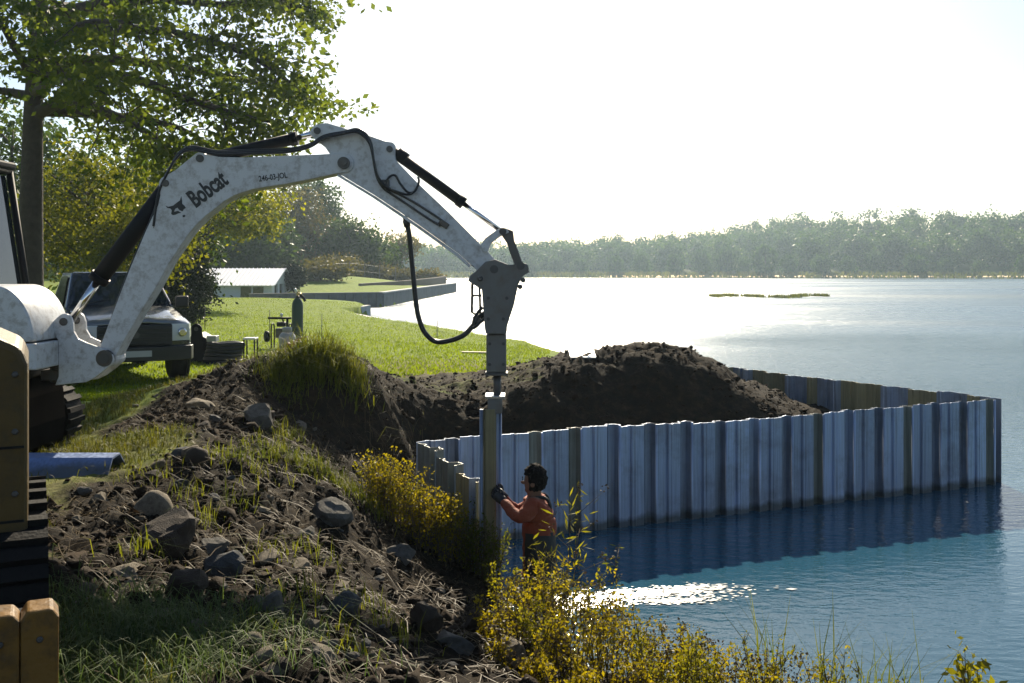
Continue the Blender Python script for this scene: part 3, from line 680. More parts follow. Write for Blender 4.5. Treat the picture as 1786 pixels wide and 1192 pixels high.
for pts in (((842,536),(834,545),(827,558),(826,567)), ((846,556),(838,562),(830,570),(825,572)), ((845,545),(836,552),(829,563))):
    hose("hose_end", pts, .014, BY-.02, br)
MB().box(bp(832,556,BY-.0), (.05,.06,.07), Matrix.Rotation(radians(-40),3,'Y')).build("valve_block", M['steel_dark'], br, .006)
for (x, y) in ((838,486),(912,489),(907,500)):
    MB().lathe([(.02,0),(.024,.03),(.016,.05)], bp(x,y,BY-.08), 8, 0, (0,-1,0)).build("grease_nut", M['pin'], br)
# drive cap sitting on the pile head
dc = thing("drive_cap", bp(865,720,BY+.02), "small steel drive cap with flat bright top on the pile head", "drive cap")
MB().prism(outline([(846.5,689),(881,689),(881,693.5),(846.5,693.5)]), BY-.10, BY+.16).build("top_plate", mat('bright_steel',(.6,.6,.6),.25,.9), dc, .003)
MB().prism(outline([(851,693.6),(876,693.6),(876,719),(851,721)]), BY-.09, BY+.05).build("sleeve", M['breaker'], dc, .004)

# ---------------------------------------------------------------- tan tracked machine at the left edge, blue pile beside it
tm = thing("tracked_loader", (-2.035, 4.22, 1.2), "tan tracked machine cut off by the frame beside the blue sheet", "machine")
bd = MB(); bd.prism([(-3.9,1.50),(-2.06,1.50),(-2.035,1.62),(-2.035,2.40),(-2.06,2.47),(-2.16,2.52),(-3.9,2.78)], 4.22, 5.0); bd.build("hood", M['tan'], tm, .03, seg=3)
MB().box2((-3.9,4.1,1.34),(-2.10,4.9,1.498)).build("chassis", M['black'], tm, .02)
for k in range(5):
    x1 = -1.935 - k*.125
    q = MB().prism([(x1-.121,1.235),(x1,1.235),(x1+.002,1.57),(x1-.02,1.602-.006*(k%2)),(x1-.100,1.602),(x1-.121,1.57)], 3.43, 3.57).build("bumper_segment", M['yellow'], tm, .008)
MB().box2((-2.9,3.575,1.26),(-1.96,3.63,1.56)).build("bumper_backing", M['black'], tm, .006)
def rubber_track(parent, x0, x1, pts):
    # closed loop in the (y, z) plane, belt across x0..x1
    c = smooth_curve([Vector((0,*p)) for p in pts+[pts[0]]], 5)[:-1]
    n = len(c); cen = sum(c, Vector())/n
    inner = [p + (cen-p).normalized()*.05 for p in c]
    vs = [(x0,p.y,p.z) for p in c]+[(x1,p.y,p.z) for p in c]+[(x0,p.y,p.z) for p in inner]+[(x1,p.y,p.z) for p in inner]
    fs = []
    for k in range(n):
        j=(k+1)%n; fs += [(k,j,n+j,n+k),(2*n+j,2*n+k,3*n+k,3*n+j),(j,k,2*n+k,2*n+j),(n+k,n+j,3*n+j,3*n+k)]
    m = MB().add(vs, fs)
    for k in range(0,n,2):
        p = c[k]; d = (c[(k+1)%n]-c[k-1]); an = atan2(d.z, d.y); out = (p-cen).normalized()
        m.box((x0+(x1-x0)/2, p.y+out.y*.014, p.z+out.z*.014), (x1-x0+.01,.06,.04), Matrix.Rotation(an,3,'X'))
    return m.build("track", M['rubber'], parent)
rubber_track(tm, -2.41, -1.965, [(3.98,1.27),(3.93,1.42),(3.98,1.58),(4.2,1.70),(4.7,1.74),(5.15,1.72),(5.40,1.50),(5.30,1.27),(4.9,1.20),(4.2,1.20)])
for yy in (4.2, 4.65, 5.1): MB().lathe([(.03,0),(.16,0),(.16,.14),(.03,.14)], (-2.14, yy, 1.46), 18, 0, (-1,0,0)).build("roller", M['steel_dark'], tm)
MB().box2((-3.9,4.17,1.22),(-2.42,4.2,1.50)).build("rear_panel", M['black'], tm, .006)
for zz_ in (1.74, 2.05): MB().box2((-3.9,4.214,zz_),(-2.05,4.2205,zz_+.010)).build("panel_seam", M['black'], tm)
MB().box2((-2.32,4.214,1.53),(-2.31,4.2206,2.44)).build("panel_seam", M['black'], tm)
for zz_ in (1.60,1.86,2.12,2.36):
    MB().lathe([(.014,0),(.014,.008),(.008,.011)], (-2.085,4.221,zz_), 6, 0, (0,-1,0)).build("bolt", M['pin'], tm)
for k in range(2):
    for zz_ in (1.32,1.50): MB().lathe([(.012,0),(.012,.008),(.007,.010)], (-1.995-k*.125,3.431,zz_), 6, 0, (0,-1,0)).build("bolt", M['pin'], tm)
tm.rotation_euler = (0,0,radians(25.5))

bs = thing("sheet_pile", (-3.4, 7.6, 1.25), "loose blue sheet pile lying on the grass by the tan machine", "sheet pile")
M['pile_blue'] = pile_material('blue_sheet', (.16,.23,.42), .25, .4)
zz = 1.225
prof = [(-.26,.0),(-.20,.0),(-.02,.140),(.12,.150),(.22,.01),(.27,.01),(.27,.022),(.226,.022),(.126,.163),(-.026,.153),(-.204,.012),(-.26,.012)]
m_ = MB(); n = len(prof)
vs = [(-4.9, 7.6+a_, zz+b_) for a_, b_ in prof] + [(-3.02 + .03*(.17-b_)/.17, 7.6+a_, zz+b_) for a_, b_ in prof]
m_.add(vs, [(i,(i+1)%n,n+(i+1)%n,n+i) for i in range(n)] + [tuple(reversed(range(n))), tuple(range(n,2*n))])
m_.build("panel", M['pile_blue'], bs)
MB().tube([(-4.9,7.34,zz+.012),(-2.98,7.34,zz+.012)], .014, 8).build("interlock", M['pile_blue'], bs)
# ---------------------------------------------------------------- trees
M['leaf_oak'] = leaf_mat('oak_leaves', (.022,.048,.015), (.10,.125,.022), .55, (2.2,2.1,.7), clump=.5)
M['leaf_yellow'] = leaf_mat('turning_leaves', (.022,.042,.009), (.19,.205,.016), .5, (1.7,1.5,.5), clump=.55)
M['leaf_gold'] = leaf_mat('golden_leaves', (.05,.075,.010), (.26,.27,.02), .55, (1.6,1.45,.4), clump=.6)
M['leaf_green'] = leaf_mat('green_leaves', (.022,.048,.012), (.075,.115,.020), .35, (1.5,1.5,.7), clump=.4)
M['leaf_dark'] = leaf_mat('dark_needles', (.010,.018,.009), (.028,.042,.016), .15, clump=.6)
M['leaf_olive'] = leaf_mat('olive_leaves', (.06,.062,.022), (.14,.12,.04), .35, clump=.4)
M['leaf_far'] = leaf_mat('far_leaves', (.012,.046,.012), (.080,.150,.024), .3, clump=.09)

def leaf_quads(C, size, rng, aspect=.55, sj=.4, up=0.0):
    """kite-shaped leaves at points C"""
    n = len(C)
    d = rng.normal(size=(n,3)); d[:,2] -= up; d /= np.linalg.norm(d,axis=1)[:,None]
    e = rng.normal(size=(n,3)); e -= (e*d).sum(1)[:,None]*d; e /= np.linalg.norm(e,axis=1)[:,None]+1e-9
    s = size*(1+sj*rng.uniform(-1,1,size=n))[:,None]
    V = np.empty((n,4,3)); V[:,0] = C; V[:,1] = C+d*s*.45+e*s*aspect*.5; V[:,2] = C+d*s; V[:,3] = C+d*s*.45-e*s*aspect*.5
    return V.reshape(-1,3), np.arange(n*4).reshape(-1,4)

def lobes_points(rx, ry, rz, ncl, nleaf, clr, rng, base=.25, jag=.28, inner=.35):
    """leaf positions in clumps over an uneven crown, centred above the origin"""
    P_ = []
    ph = rng.uniform(0,6.28,6)
    for _ in range(ncl):
        v = rng.normal(size=3); v /= np.linalg.norm(v)
        if v[2] < -base: v[2] = abs(v[2])*.4 - base*.4
        th = atan2(v[1], v[0])
        r = 1 + jag*(.5*sin(3*th+ph[0]) + .4*sin(5*th+ph[1]+3*v[2]) + .35*sin(7*v[2]+ph[2]) ) + rng.normal()*.06
        r *= (inner + (1-inner)*rng.uniform()**.45)
        c = np.array([v[0]*rx*r, v[1]*ry*r, v[2]*rz*r])
        k = int(nleaf*rng.uniform(.6,1.4))
        P_.append(c + rng.normal(size=(k,3))*clr*rng.uniform(.6,1.3)*np.array([1,1,.7]))
    return np.concatenate(P_)

def trunk_mesh(mb, h, r, rng, lean=(0,0), limbs=6, spread=.5, top=.95, n=8):
    pts = [Vector((lean[0]*t*h + rng.normal()*.015*h*t, lean[1]*t*h + rng.normal()*.015*h*t, h*t*top)) for t in np.linspace(0,1,7)]
    mb.tube(pts, [r*(1.35 if i == 0 else 1)*(1-.8*i/6) for i in range(7)], n)
    for k in range(limbs):
        t = .35+.55*k/max(1,limbs-1); p = pts[0].lerp(pts[-1], t); an = rng.uniform(0,6.28); L_ = spread*h*(1.15-t*.7)
        q = [p, p+Vector((cos(an)*L_*.4, sin(an)*L_*.4, L_*.22)), p+Vector((cos(an)*L_*.75, sin(an)*L_*.75, L_*.5)), p+Vector((cos(an)*L_, sin(an)*L_, L_*.62))]
        mb.tube(smooth_curve(q,3), [r*.42*(1-.85*i/9) for i in range(10)], 6)

def make_tree(name, px, base_y_z, d, height, rx, rz, leaf, label, cat="tree", group=None, ncl=150, nleaf=45, clr=.5, size=.25, trunk_r=.2, seed=1, crown_z=None, zbase=None, jag=.28, limbs=6, base=.25, trunkmat='bark', inner=.35, x=None, cx=0.0):
    rng = np.random.default_rng(seed)
    X_ = (px-CX)/FPX*d if x is None else x; Zb = gz(X_, d) if zbase is None else zbase
    t = thing(name, (X_, d, Zb), label, cat, group)
    mb = MB(); trunk_mesh(mb, height, trunk_r, rng, limbs=limbs, spread=.6*rx/max(height*.5,.1), top=.86)
    o = mb.build("trunk", M[trunkmat], None); o.parent = t
    cz = height-rz if crown_z is None else crown_z
    C = lobes_points(rx, rx*.9, rz, ncl, nleaf, clr, rng, base, jag, inner); C[:,2] += cz; C[:,0] += cx
    C[:,2] = np.maximum(C[:,2], .08)
    V, F_ = leaf_quads(C, size, rng)
    c = link_mesh("crown", np_mesh("crown", V, F_, [M[leaf]]), t)
    return t

# the big oak whose branches hang over the boom
OD = 22.0
oak = thing("oak_tree", (P(56,0,OD).x, OD, gz(P(56,0,OD).x, OD)), "large oak with thick dark trunk and limbs spreading above the pickup", "tree")
def oakp(px, py, dd=0): return P(px if px < 300 else 300+(px-300)*.82, py, OD+dd)
tz = gz(oakp(56,0).x, OD)
tr_ = MB(); q = [Vector((oakp(54,0).x, OD, tz-.2)), Vector((oakp(54,0).x, OD, tz+.6)), oakp(54,400), oakp(56,300), oakp(58,200), oakp(62,120), oakp(68,40), oakp(74,-60), oakp(80,-180), oakp(84,-300)]
tr_.tube(smooth_curve(q,4), [.42-.012*i*.7 if i < 4 else max(.08,.30-.006*i) for i in range(len(q)*4-3)], 14); tr_.build("trunk", M['bark'], oak)
LIMBS = [ # photo pixels and depth offset
 [(62,200),(110,178,-.5),(170,190,-1),(240,222,-1.5),(300,262,-1.8),(345,300,-2)],
 [(62,192),(130,196,.5),(220,205,1),(310,222,1.2),(400,262,1.4)],
 [(60,150),(140,125,-1),(240,140,-1.8),(340,175,-2.2),(440,200,-2.5),(520,214,-2.6)],
 [(64,120),(160,105,.5),(270,112,1),(380,128,1.2),(500,150,1.4),(595,178,1.5)],
 [(66,80),(150,60,-1),(250,52,-2),(370,70,-2.6),(470,100,-3),(560,150,-3.2)],
 [(70,40),(160,10,.8),(280,0,1.4),(400,8,1.8),(500,2,2),(580,14,2)],
 [(74,-20),(180,-50,-1),(300,-60,-1.6),(420,-40,-2),(540,0,-2.2)],
 [(76,-60),(200,-110,1),(340,-120,2),(470,-90,2.4),(560,-50,2.4)],
 [(60,140),(30,90,-.6),(0,40,-1.2),(-40,0,-1.6)],
 [(60,170),(10,160,.8),(-60,150,1.2),(-120,130,1.5)],
 [(68,60),(30,10,1),(-30,-30,1.6),(-90,-60,2)],
 [(60,160),(80,150,-2),(110,140,-4),(160,150,-5.5)],
 [(66,90),(90,70,-2),(150,40,-4),(230,40,-5.5)],
 [(70,30),(110,10,2),(170,20,4),(250,40,6)],
 [(80,-150),(180,-210,-1),(300,-230,-2),(420,-200,-2)],
 [(80,-120),(-20,-180,1),(-120,-200,1)],
]
rng = np.random.default_rng(5); LC = []; tw = MB()
for li, Lp in enumerate(LIMBS):
    c = smooth_curve([oakp(*p) for p in Lp], 5); n = len(c); r0 = .15 if li < 8 else .12
    MB().tube(c, [r0*(1-.88*(i/(n-1))**.8)+.012 for i in range(n)], 8).build("limb", M['bark'], oak)
    for i in range(3, n):
        f = i/(n-1)
        for _ in range(1 if f < .5 else 2):
            dr = Vector(rng.normal(size=3)); dr.z *= .55; dr.normalize()
            fw = (c[min(i+1,n-1)]-c[i-1]).normalized()
            L_ = rng.uniform(.5,1.5)*(1.1-.35*f); dr = (dr + fw*.8).normalized()
            p1 = c[i]+dr*L_*.5+Vector((0,0,.06)); p2 = c[i]+dr*L_+Vector((0,0,-.10*L_))
            tw.tube([c[i],p1,p2], [.022*(1.2-f*.6),.014,.005], 5)
            for q in (p1, p2, p2+dr*.25):
                if rng.uniform() < (.55 if f < .45 else .12): continue
                k = int(rng.uniform(14,38))
                LC.append(np.array(q)+rng.normal(size=(k,3))*np.array([.25,.25,.11]))
tw.build("twigs", M['bark'], oak)["kind"] = "stuff"
LC = np.concatenate(LC)
V, F_ = leaf_quads(LC, .135, rng, .62, .55, .25)
o = link_mesh("crown", np_mesh("crown", V-np.array(oak.location), F_, [M['leaf_oak']]), oak)

# trees and bushes standing beyond the lawn
make_tree("maple_tree", 165, 0, 34, 5.6, 2.7, 2.1, 'leaf_yellow', "yellow-leaved tree behind the oak trunk and the pickup", ncl=230, nleaf=42, clr=.36, size=.17, trunk_r=.14, seed=21, crown_z=3.5, base=.9, limbs=9)
make_tree("maple_tree", 250, 0, 31, 4.2, 1.6, 1.5, 'leaf_yellow', "smaller yellow-leaved tree beside the lift cylinder of the boom", ncl=120, nleaf=40, clr=.3, size=.15, trunk_r=.10, seed=22, crown_z=2.9, base=.9)
make_tree("woodland_tree", 20, 0, 44, 9, 4.4, 4.0, 'leaf_green', "dark leafy tree at the frame edge behind the cab", ncl=260, nleaf=40, clr=.5, size=.25, trunk_r=.2, seed=23, base=.9)
make_tree("woodland_tree", 245, 0, 56, 8.2, 5.0, 4.0, 'leaf_green', "broad dark green tree behind the yellow-leaved trees", ncl=300, nleaf=42, clr=.6, size=.30, trunk_r=.25, seed=24, base=.95)
make_tree("evergreen_bush", 322, 0, 36, 2.7, .95, 1.7, 'leaf_dark', "dark dense evergreen standing beside the white shed", "bush", ncl=220, nleaf=60, clr=.2, size=.13, trunk_r=.09, seed=25, crown_z=1.45, base=.95, jag=.14, inner=.2)
gt = make_tree("maple_tree", 322, 0, 50, 6.6, 2.7, 1.75, 'leaf_gold', "golden-leaved tree with its crown hanging under the middle of the boom", ncl=150, nleaf=40, clr=.34, size=.20, trunk_r=.14, seed=26, crown_z=4.7, base=.9, limbs=3, cx=2.6)
lm = MB()
for (a_, b_, c_) in ((2.0,.3,4.6),(3.4,-.8,4.9),(4.4,.6,5.2),(3.0,1.2,5.8),(1.6,-1.0,5.6)):
    lm.tube(smooth_curve([(0,0,2.6),(a_*.4,b_*.4,3.6),(a_,b_,c_)],4), [.07,.065,.06,.05,.045,.035,.025,.016,.01], 6)
lm.build("limbs", M['bark'], None).parent = gt
make_tree("woodland_tree", 385, 0, 120, 10.6, 6.2, 5.2, 'leaf_green', "shaded green tree directly behind the shed roof", ncl=230, nleaf=40, clr=.95, size=.5, trunk_r=.25, seed=27, base=.95)
make_tree("woodland_tree", 508, 0, 114, 9.6, 3.9, 4.2, 'leaf_olive', "brownish olive tree between the golden tree and the tall hazy tree", ncl=200, nleaf=36, clr=.6, size=.36, trunk_r=.18, seed=28, base=.95)
make_tree("woodland_tree", 552, 0, 124, 12.4, 3.1, 5.6, 'leaf_green', "tall narrow hazy tree rising highest under the boom", ncl=220, nleaf=36, clr=.6, size=.42, trunk_r=.22, seed=29, base=.95, jag=.2)
make_tree("woodland_tree", 612, 0, 116, 6.2, 3.7, 3.0, 'leaf_green', "rounded green tree between the tall hazy tree and the hanging hose", ncl=240, nleaf=36, clr=.7, size=.45, trunk_r=.22, seed=30, base=.95, jag=.16)
make_tree("woodland_tree", 660, 0, 122, 4.4, 2.4, 2.2, 'leaf_green', "low green tree left of the hanging hose", ncl=140, nleaf=34, clr=.6, size=.45, trunk_r=.18, seed=31, base=.95)
make_tree("woodland_tree", 700, 0, 128, 6.6, 2.4, 2.6, 'leaf_olive', "thin pale tree seen behind the hanging hose", ncl=70, nleaf=26, clr=.5, size=.40, trunk_r=.12, seed=32, base=.5, trunkmat='bark_light')
make_tree("spruce_tree", 492, 0, 104, 6.2, 2.0, 2.6, 'leaf_green', "small bright green conifer rising behind the shed gable", ncl=150, nleaf=34, clr=.3, size=.28, trunk_r=.1, seed=33, crown_z=2.9, base=.95)
make_tree("round_bush", 512, 0, 80, 2.4, .85, 1.05, 'leaf_dark', "clipped round dark bush at the corner of the shed", "bush", ncl=160, nleaf=50, clr=.16, size=.20, trunk_r=.06, seed=34, crown_z=1.25, base=.95, jag=.05, inner=.3)
for k, (px, d, w_, h_) in enumerate(((585,104,3.0,1.5),(640,112,2.6,1.3),(560,92,2.0,1.1),(690,118,2.4,1.2),(745,119,1.8,1.0))):
    make_tree("field_bush", px, 0, d, h_+.3, w_, h_*.6, 'leaf_olive', ["low brush on the slope left of the far seawall","low brush above the middle of the far seawall","small bush beside the field fence","low brush behind the hanging hose above the seawall","small bush at the far end of the upper seawall"][k], "bush", ncl=90, nleaf=34, clr=.35, size=.34, trunk_r=.05, seed=40+k, base=.95, limbs=3)

# the wood beyond the lawn on the left that reads as one dark mass
rng = np.random.default_rng(77); CC = []
for k in range(74):
    d = rng.uniform(96,140); px = rng.uniform(-120,600) if k < 46 else rng.uniform(-560,-120); x = (px-CX)/FPX*d; h = rng.uniform(6,11)*(1.0 if px < 400 else .62)
    c = lobes_points(3.6,3.4,h*.55,70,24,.8,rng,.95); c += np.array([x,d,1.9+h*.5]); c[:,2] = np.maximum(c[:,2],1.0); CC.append(c)
V, F_ = leaf_quads(np.concatenate(CC), .55, rng)
tag(link_mesh("background_woods", np_mesh("background_woods", V, F_, [M['leaf_green']])), "dark wood closing the view behind the lawn", "woods", kind='stuff')

# far shore: a wood as one mass, single trees in front of it
rng = np.random.default_rng(99); CC = []
for k in range(330):
    x = rng.uniform(-75,215); yy = rng.uniform(345,415) - 26*float(sstep(60,190,np.array(x)))
    zb, s = far_z(x, yy)
    h = rng.uniform(9,13)*(.82+.30*float(sstep(10,150,np.array(x))))*(1 if x > -20 else 1.0)
    c = lobes_points(rng.uniform(3,6.5), 3.5, h*.52, 60, 20, 1.0, rng, .95, .2); c += np.array([x,yy,zb+h*.5]); c[:,2] = np.maximum(c[:,2], zb); CC.append(c)
V, F_ = leaf_quads(np.concatenate(CC), 1.0, rng)
tag(link_mesh("far_woods", np_mesh("far_woods", V, F_, [M['leaf_far']])), "hazy wood along the far lake shore", "woods", kind='stuff')
protos = []
for k in range(4):
    rng = np.random.default_rng(200+k)
    C = lobes_points(1,1,.62,60,26,.16,rng,.95,.22); C[:,2] += .68; C[:,2] = np.maximum(C[:,2], .06)
    V, F_ = leaf_quads(C, .22, rng); cm = np_mesh("crown", V, F_, [M['leaf_far']])
    mb = MB(); trunk_mesh(mb, 1.2, .05, rng, limbs=3, n=6); protos.append((cm, mb.mesh("trunk", M['bark'])))
ft = [(1318,8.6,7.5,1),(1218,7.6,5.2,0),(1262,8.8,6.2,2),(1402,6.0,5.0,3),(1170,6.0,5.5,1),(1118,6.6,5.6,2),(1068,5.6,5.0,0),(1010,5.2,5.6,3),(968,5.6,5.0,1),(1352,5.8,4.8,0),(1450,5.6,5.0,2),(1500,6.4,5.2,1),(1548,6.0,5.4,3),(1600,4.6,4.8,0),(1655,4.2,4.6,2),(1700,5.4,4.6,1),(1742,6.2,4.8,0),(1772,7.0,5.0,3),(925,5.2,4.6,2),(1290,5.2,4.4,3)]
ftl = ["tallest dark crown standing forward on the far shore","round tree left of the tallest far tree","full tree against the wood between two rounder far trees","low spreading tree right of the tallest far tree",
  "far shore tree one crown left of the round tree","sixth small tree left of the tallest far tree along the marsh","far shore tree above the earth heap crest","far shore tree above the white board","far shore tree nearest the breaker but one","slim far tree close against the tallest crown",
  "far shore tree above the right end of the reed bed","full far tree past the reed bed, eighth from the frame edge","far shore tree between the reed bed and the low bushes","lowest bush-like tree, fifth from the frame edge","squat far tree, fourth from the frame edge","far shore tree, third from the frame edge","far shore tree next to the one cut by the frame","far shore tree cut by the frame edge","far shore tree nearest the breaker in the glare","short far tree squeezed between the full tree and the tallest crown"]
for k, (px, h, w_, v) in enumerate(ft):
    d0 = 338; x = (px-CX)/FPX*d0; zb, s = far_z(x, 330); yy = s+9+4*(k%3); zb, s = far_z(x, yy)
    t = thing("shore_tree", (x, yy, zb), ftl[k], "tree", "trees along the far shore")
    for nm, me in (("crown", protos[v][0]), ("trunk", protos[v][1])):
        o = link_mesh(nm, me, t); o.scale = (w_*.5, w_*.5, h*.78); o.rotation_euler = (0,0,k*1.3)
# marsh grass along the far water's edge and a reed bed out on the lake
def reed_mesh(name, pts, h, w_, rng, mt):
    n = len(pts); an = rng.uniform(0,6.28,n); hh = h*rng.uniform(.5,1.2,n); ln = rng.normal(size=(n,2))*.2
    u = np.c_[np.cos(an),np.sin(an),np.zeros(n)]*w_*.5
    V = np.empty((n,3,3)); V[:,0] = pts-u; V[:,1] = pts+u; V[:,2] = pts + np.c_[ln*hh[:,None], hh]
    return np_mesh(name, V.reshape(-1,3), np.arange(n*3).reshape(-1,3), [mt])
M['reed'] = leaf_mat('marsh_reeds', (.06,.085,.02), (.15,.16,.04), .35, clump=.05)
rng = np.random.default_rng(5); x = rng.uniform(-60,200,5000); s = np.array([far_z(a_,330)[1] for a_ in x]); off = rng.uniform(-1.5,10,5000)
zz_ = np.array([max(-.1,far_z(a_,b_)[0]) for a_, b_ in zip(x, s+off)])
tag(link_mesh("marsh_grass", reed_mesh("marsh_grass", np.c_[x,s+off,zz_-.05], 1.3, .9, rng, M['reed'])), "pale marsh grass edging the far shore", "grass", kind='stuff')
x = rng.uniform(0,1,2600); cl = rng.normal(size=2600)
xx = 20.4 + 12.2*x; yy = 102 + 3*np.sin(x*9) + cl*1.2*(1-.6*x); sel = np.sin(x*41)+rng.normal(size=2600)*.5 > -.3
tag(link_mesh("reed_bed", reed_mesh("reed_bed", np.c_[xx,yy,np.full(2600,-.05)][sel], .34, .22, rng, M['reed'])), "low dark reed bed lying in the open lake", "reeds", kind='stuff')
# ---------------------------------------------------------------- boathouse, seawalls, fence
SY = 75.0
shx0, shx1 = P(505,0,SY).x, P(340,0,SY).x     # ridge runs along x; gable end faces right
shed = thing("boathouse", (-20, SY, .4), "low white boathouse with bright ribbed metal roof behind the lawn", "shed")
L0, L1 = P(330,0,SY).x, P(474,0,SY).x; W0, W1 = SY, SY+7.0; ez = 1.66; rz = 2.82; x_r = L1-.1
wl_ = MB()
wx0, wx1 = P(418,0,SY).x, P(461,0,SY).x
wl_.box2((L0,W0,.2),(wx0,W0+.12,ez)); wl_.box2((wx1,W0,.2),(L1,W0+.12,ez)); wl_.box2((wx0,W0,.2),(wx1,W0+.12,.62)); wl_.box2((wx0,W0,1.56),(wx1,W0+.12,ez))
wl_.box2((L0,W1-.12,.2),(L1,W1,ez)); wl_.box2((L0,W0+.12,.2),(L0+.12,W1-.12,ez)); wl_.build("wall", M['siding'], shed)
# gable end with two door openings
gw = MB(); G = L1-.12
ys = [W0+.12, W0+.9, W0+1.9, W0+2.5, W0+3.7, W1-.12]
gw.box2((G,ys[0],.2),(L1,ys[1],ez)); gw.box2((G,ys[2],.2),(L1,ys[3],ez)); gw.box2((G,ys[4],.2),(L1,ys[5],ez))
gw.add([(L1,W0,ez),(L1,W1,ez),(L1,(W0+W1)/2,rz-.05),(G,W0,ez),(G,W1,ez),(G,(W0+W1)/2,rz-.05)], [(0,1,2),(5,4,3),(0,3,4,1),(1,4,5,2),(2,5,3,0)])
gw.build("gable_wall", M['siding'], shed)
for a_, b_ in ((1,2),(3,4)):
    MB().box2((G-.5,ys[a_],.2),(G-.45,ys[b_],ez)).build("doorway_shade", mat('dark_interior',(.03,.035,.04),.8), shed)  # dark sheet inside each doorway stands in for the shade indoors
for k in range(2):
    xa = wx0+(wx1-wx0)*k/2; xb = xa+(wx1-wx0)/2
    f = MB(); f.box2((xa,W0+.02,.62),(xa+.06,W0+.09,1.56)); f.box2((xb-.06,W0+.02,.62),(xb,W0+.09,1.56)); f.box2((xa+.06,W0+.02,1.50),(xb-.06,W0+.09,1.56)); f.box2((xa+.06,W0+.02,.62),(xb-.06,W0+.09,.68))
    wo = f.build("window", M['siding'], shed); MB().box2((xa+.06,W0+.04,.68),(xb-.06,W0+.05,1.50)).build("pane", M['glass'], wo)
mid = (W0+W1)/2
for side in (0,1):
    ye = W0-.35 if side == 0 else W1+.35; sl = (rz-ez)/(mid-W0); zeve = ez-.35*sl
    r = MB(); r.add([(L0-.3,ye,zeve),(L1+.3,ye,zeve),(L1+.3,mid,rz),(L0-.3,mid,rz),(L0-.3,ye,zeve+.05),(L1+.3,ye,zeve+.05),(L1+.3,mid,rz+.05),(L0-.3,mid,rz+.05)], [(0,1,2,3),(7,6,5,4),(0,4,5,1),(1,5,6,2),(2,6,7,3),(3,7,4,0)])
    ro = r.build("roof", M['roof_metal'], shed)
    nr = 22
    for k in range(nr):
        xx = L0-.28 + (L1-L0+.56)*k/(nr-1); q = MB()
        q.add([(xx-.03,ye,zeve+.052),(xx+.03,ye,zeve+.052),(xx+.03,mid,rz+.052),(xx-.03,mid,rz+.052),(xx-.015,ye,zeve+.10),(xx+.015,ye,zeve+.10),(xx+.015,mid,rz+.10),(xx-.015,mid,rz+.10)], [(0,1,2,3),(7,6,5,4),(0,4,5,1),(1,5,6,2),(2,6,7,3),(3,7,4,0)])
        q.build("roof_rib", M['roof_metal'], ro)
def strip_wall(name, pts, z0, ztop, th, m, label, cap=None, post=None):
    """upright wall along pts, face towards the water on the right of the run"""
    t = thing(name, (pts[0][0], pts[0][1], 0), label, "seawall"); t["kind"] = "thing"
    for i in range(len(pts)-1):
        a_ = Vector((*pts[i],0)); b_ = Vector((*pts[i+1],0)); u = (b_-a_).normalized(); v = Vector((-u.y,u.x,0))
        za = ztop[i]; zb = ztop[i+1]
        q = [a_, b_, b_+v*th, a_+v*th]; zt = [za,zb,zb,za]
        MB().add([p+Vector((0,0,z0)) for p in q]+[p+Vector((0,0,z)) for p,z in zip(q,zt)], [(0,3,2,1),(4,5,6,7),(0,1,5,4),(1,2,6,5),(2,3,7,6),(3,0,4,7)]).build("wall_section", m, t)
        if cap:
            q = [a_-v*.06, b_-v*.06, b_+v*(th+.06), a_+v*(th+.06)]
            MB().add([p+Vector((0,0,z+.002)) for p,z in zip(q,zt)]+[p+Vector((0,0,z+.10)) for p,z in zip(q,zt)], [(0,3,2,1),(4,5,6,7),(0,1,5,4),(1,2,6,5),(2,3,7,6),(3,0,4,7)]).build("cap_beam", cap, t)
        if post:
            n = int((b_-a_).length/post)
            for k in range(n):
                p = a_ + u*(k+.5)*post - v*.06
                MB().box((p.x,p.y,(z0+za)/2),(.16,.12,za-z0-.02), Matrix.Rotation(atan2(u.y,u.x),3,'Z')).build("sheet_rib", m, t)
    return t
strip_wall("seawall", [(-18.4,70.4),(-13.5,72.7),(-9.7,74.9)], -.9, [1.0,1.0,1.0], .3, M['concrete_dark'], "dark ribbed sheet seawall running from the boathouse to the cove corner", M['concrete_dark'], .62)
strip_wall("seawall", [(-9.55,74.9),(-8.7,90),(-7.8,106),(-6.75,122)], -.9, [1.0,1.02,1.03,1.05], .4, M['concrete_dark'], "grey concrete seawall running away to its far lake end", M['concrete'])
strip_wall("seawall", [(-13.2,88),(-10.3,96),(-8.6,108),(-7.8,119)], .3, [1.55,1.7,1.85,1.95], .3, M['wood_grey'], "brown upper tier wall stepped above the grey seawall", None)
arc = [(-7.2,49.2),(-8.35,51.2),(-8.65,52.6),(-8.4,54.4),(-7.9,56.1)]
t = strip_wall("seawall", [(-6.6,48.2)]+arc, -.9, [.50,.56,.60,.66,.72,.80], .35, M['concrete'], "short curved white concrete seawall at the tip of the lawn")
fe = thing("wire_fence", P(520,500,96), "thin wire fence on the slope above the far seawall", "fence")
fpts = []
for px, d in ((528,88),(554,92),(582,96),(610,100),(636,104),(662,108),(690,112)):
    x = (px-CX)/FPX*d; z = gz(x, d); fpts.append(Vector((x,d,z)))
    MB().tube([(x,d,z-.2),(x,d,z+1.5)], .05, 6).build("post", M['wood_grey'], fe)
for hh in (.6, 1.3):
    MB().tube([p+Vector((0,0,hh)) for p in fpts], .012, 5).build("wire", M['pin'], fe)
bo = thing("moored_boat", P(712,470,126), "tiny white boat on land behind the hanging hose", "boat")
c = P(712,0,126); zb = gz(c.x,126)
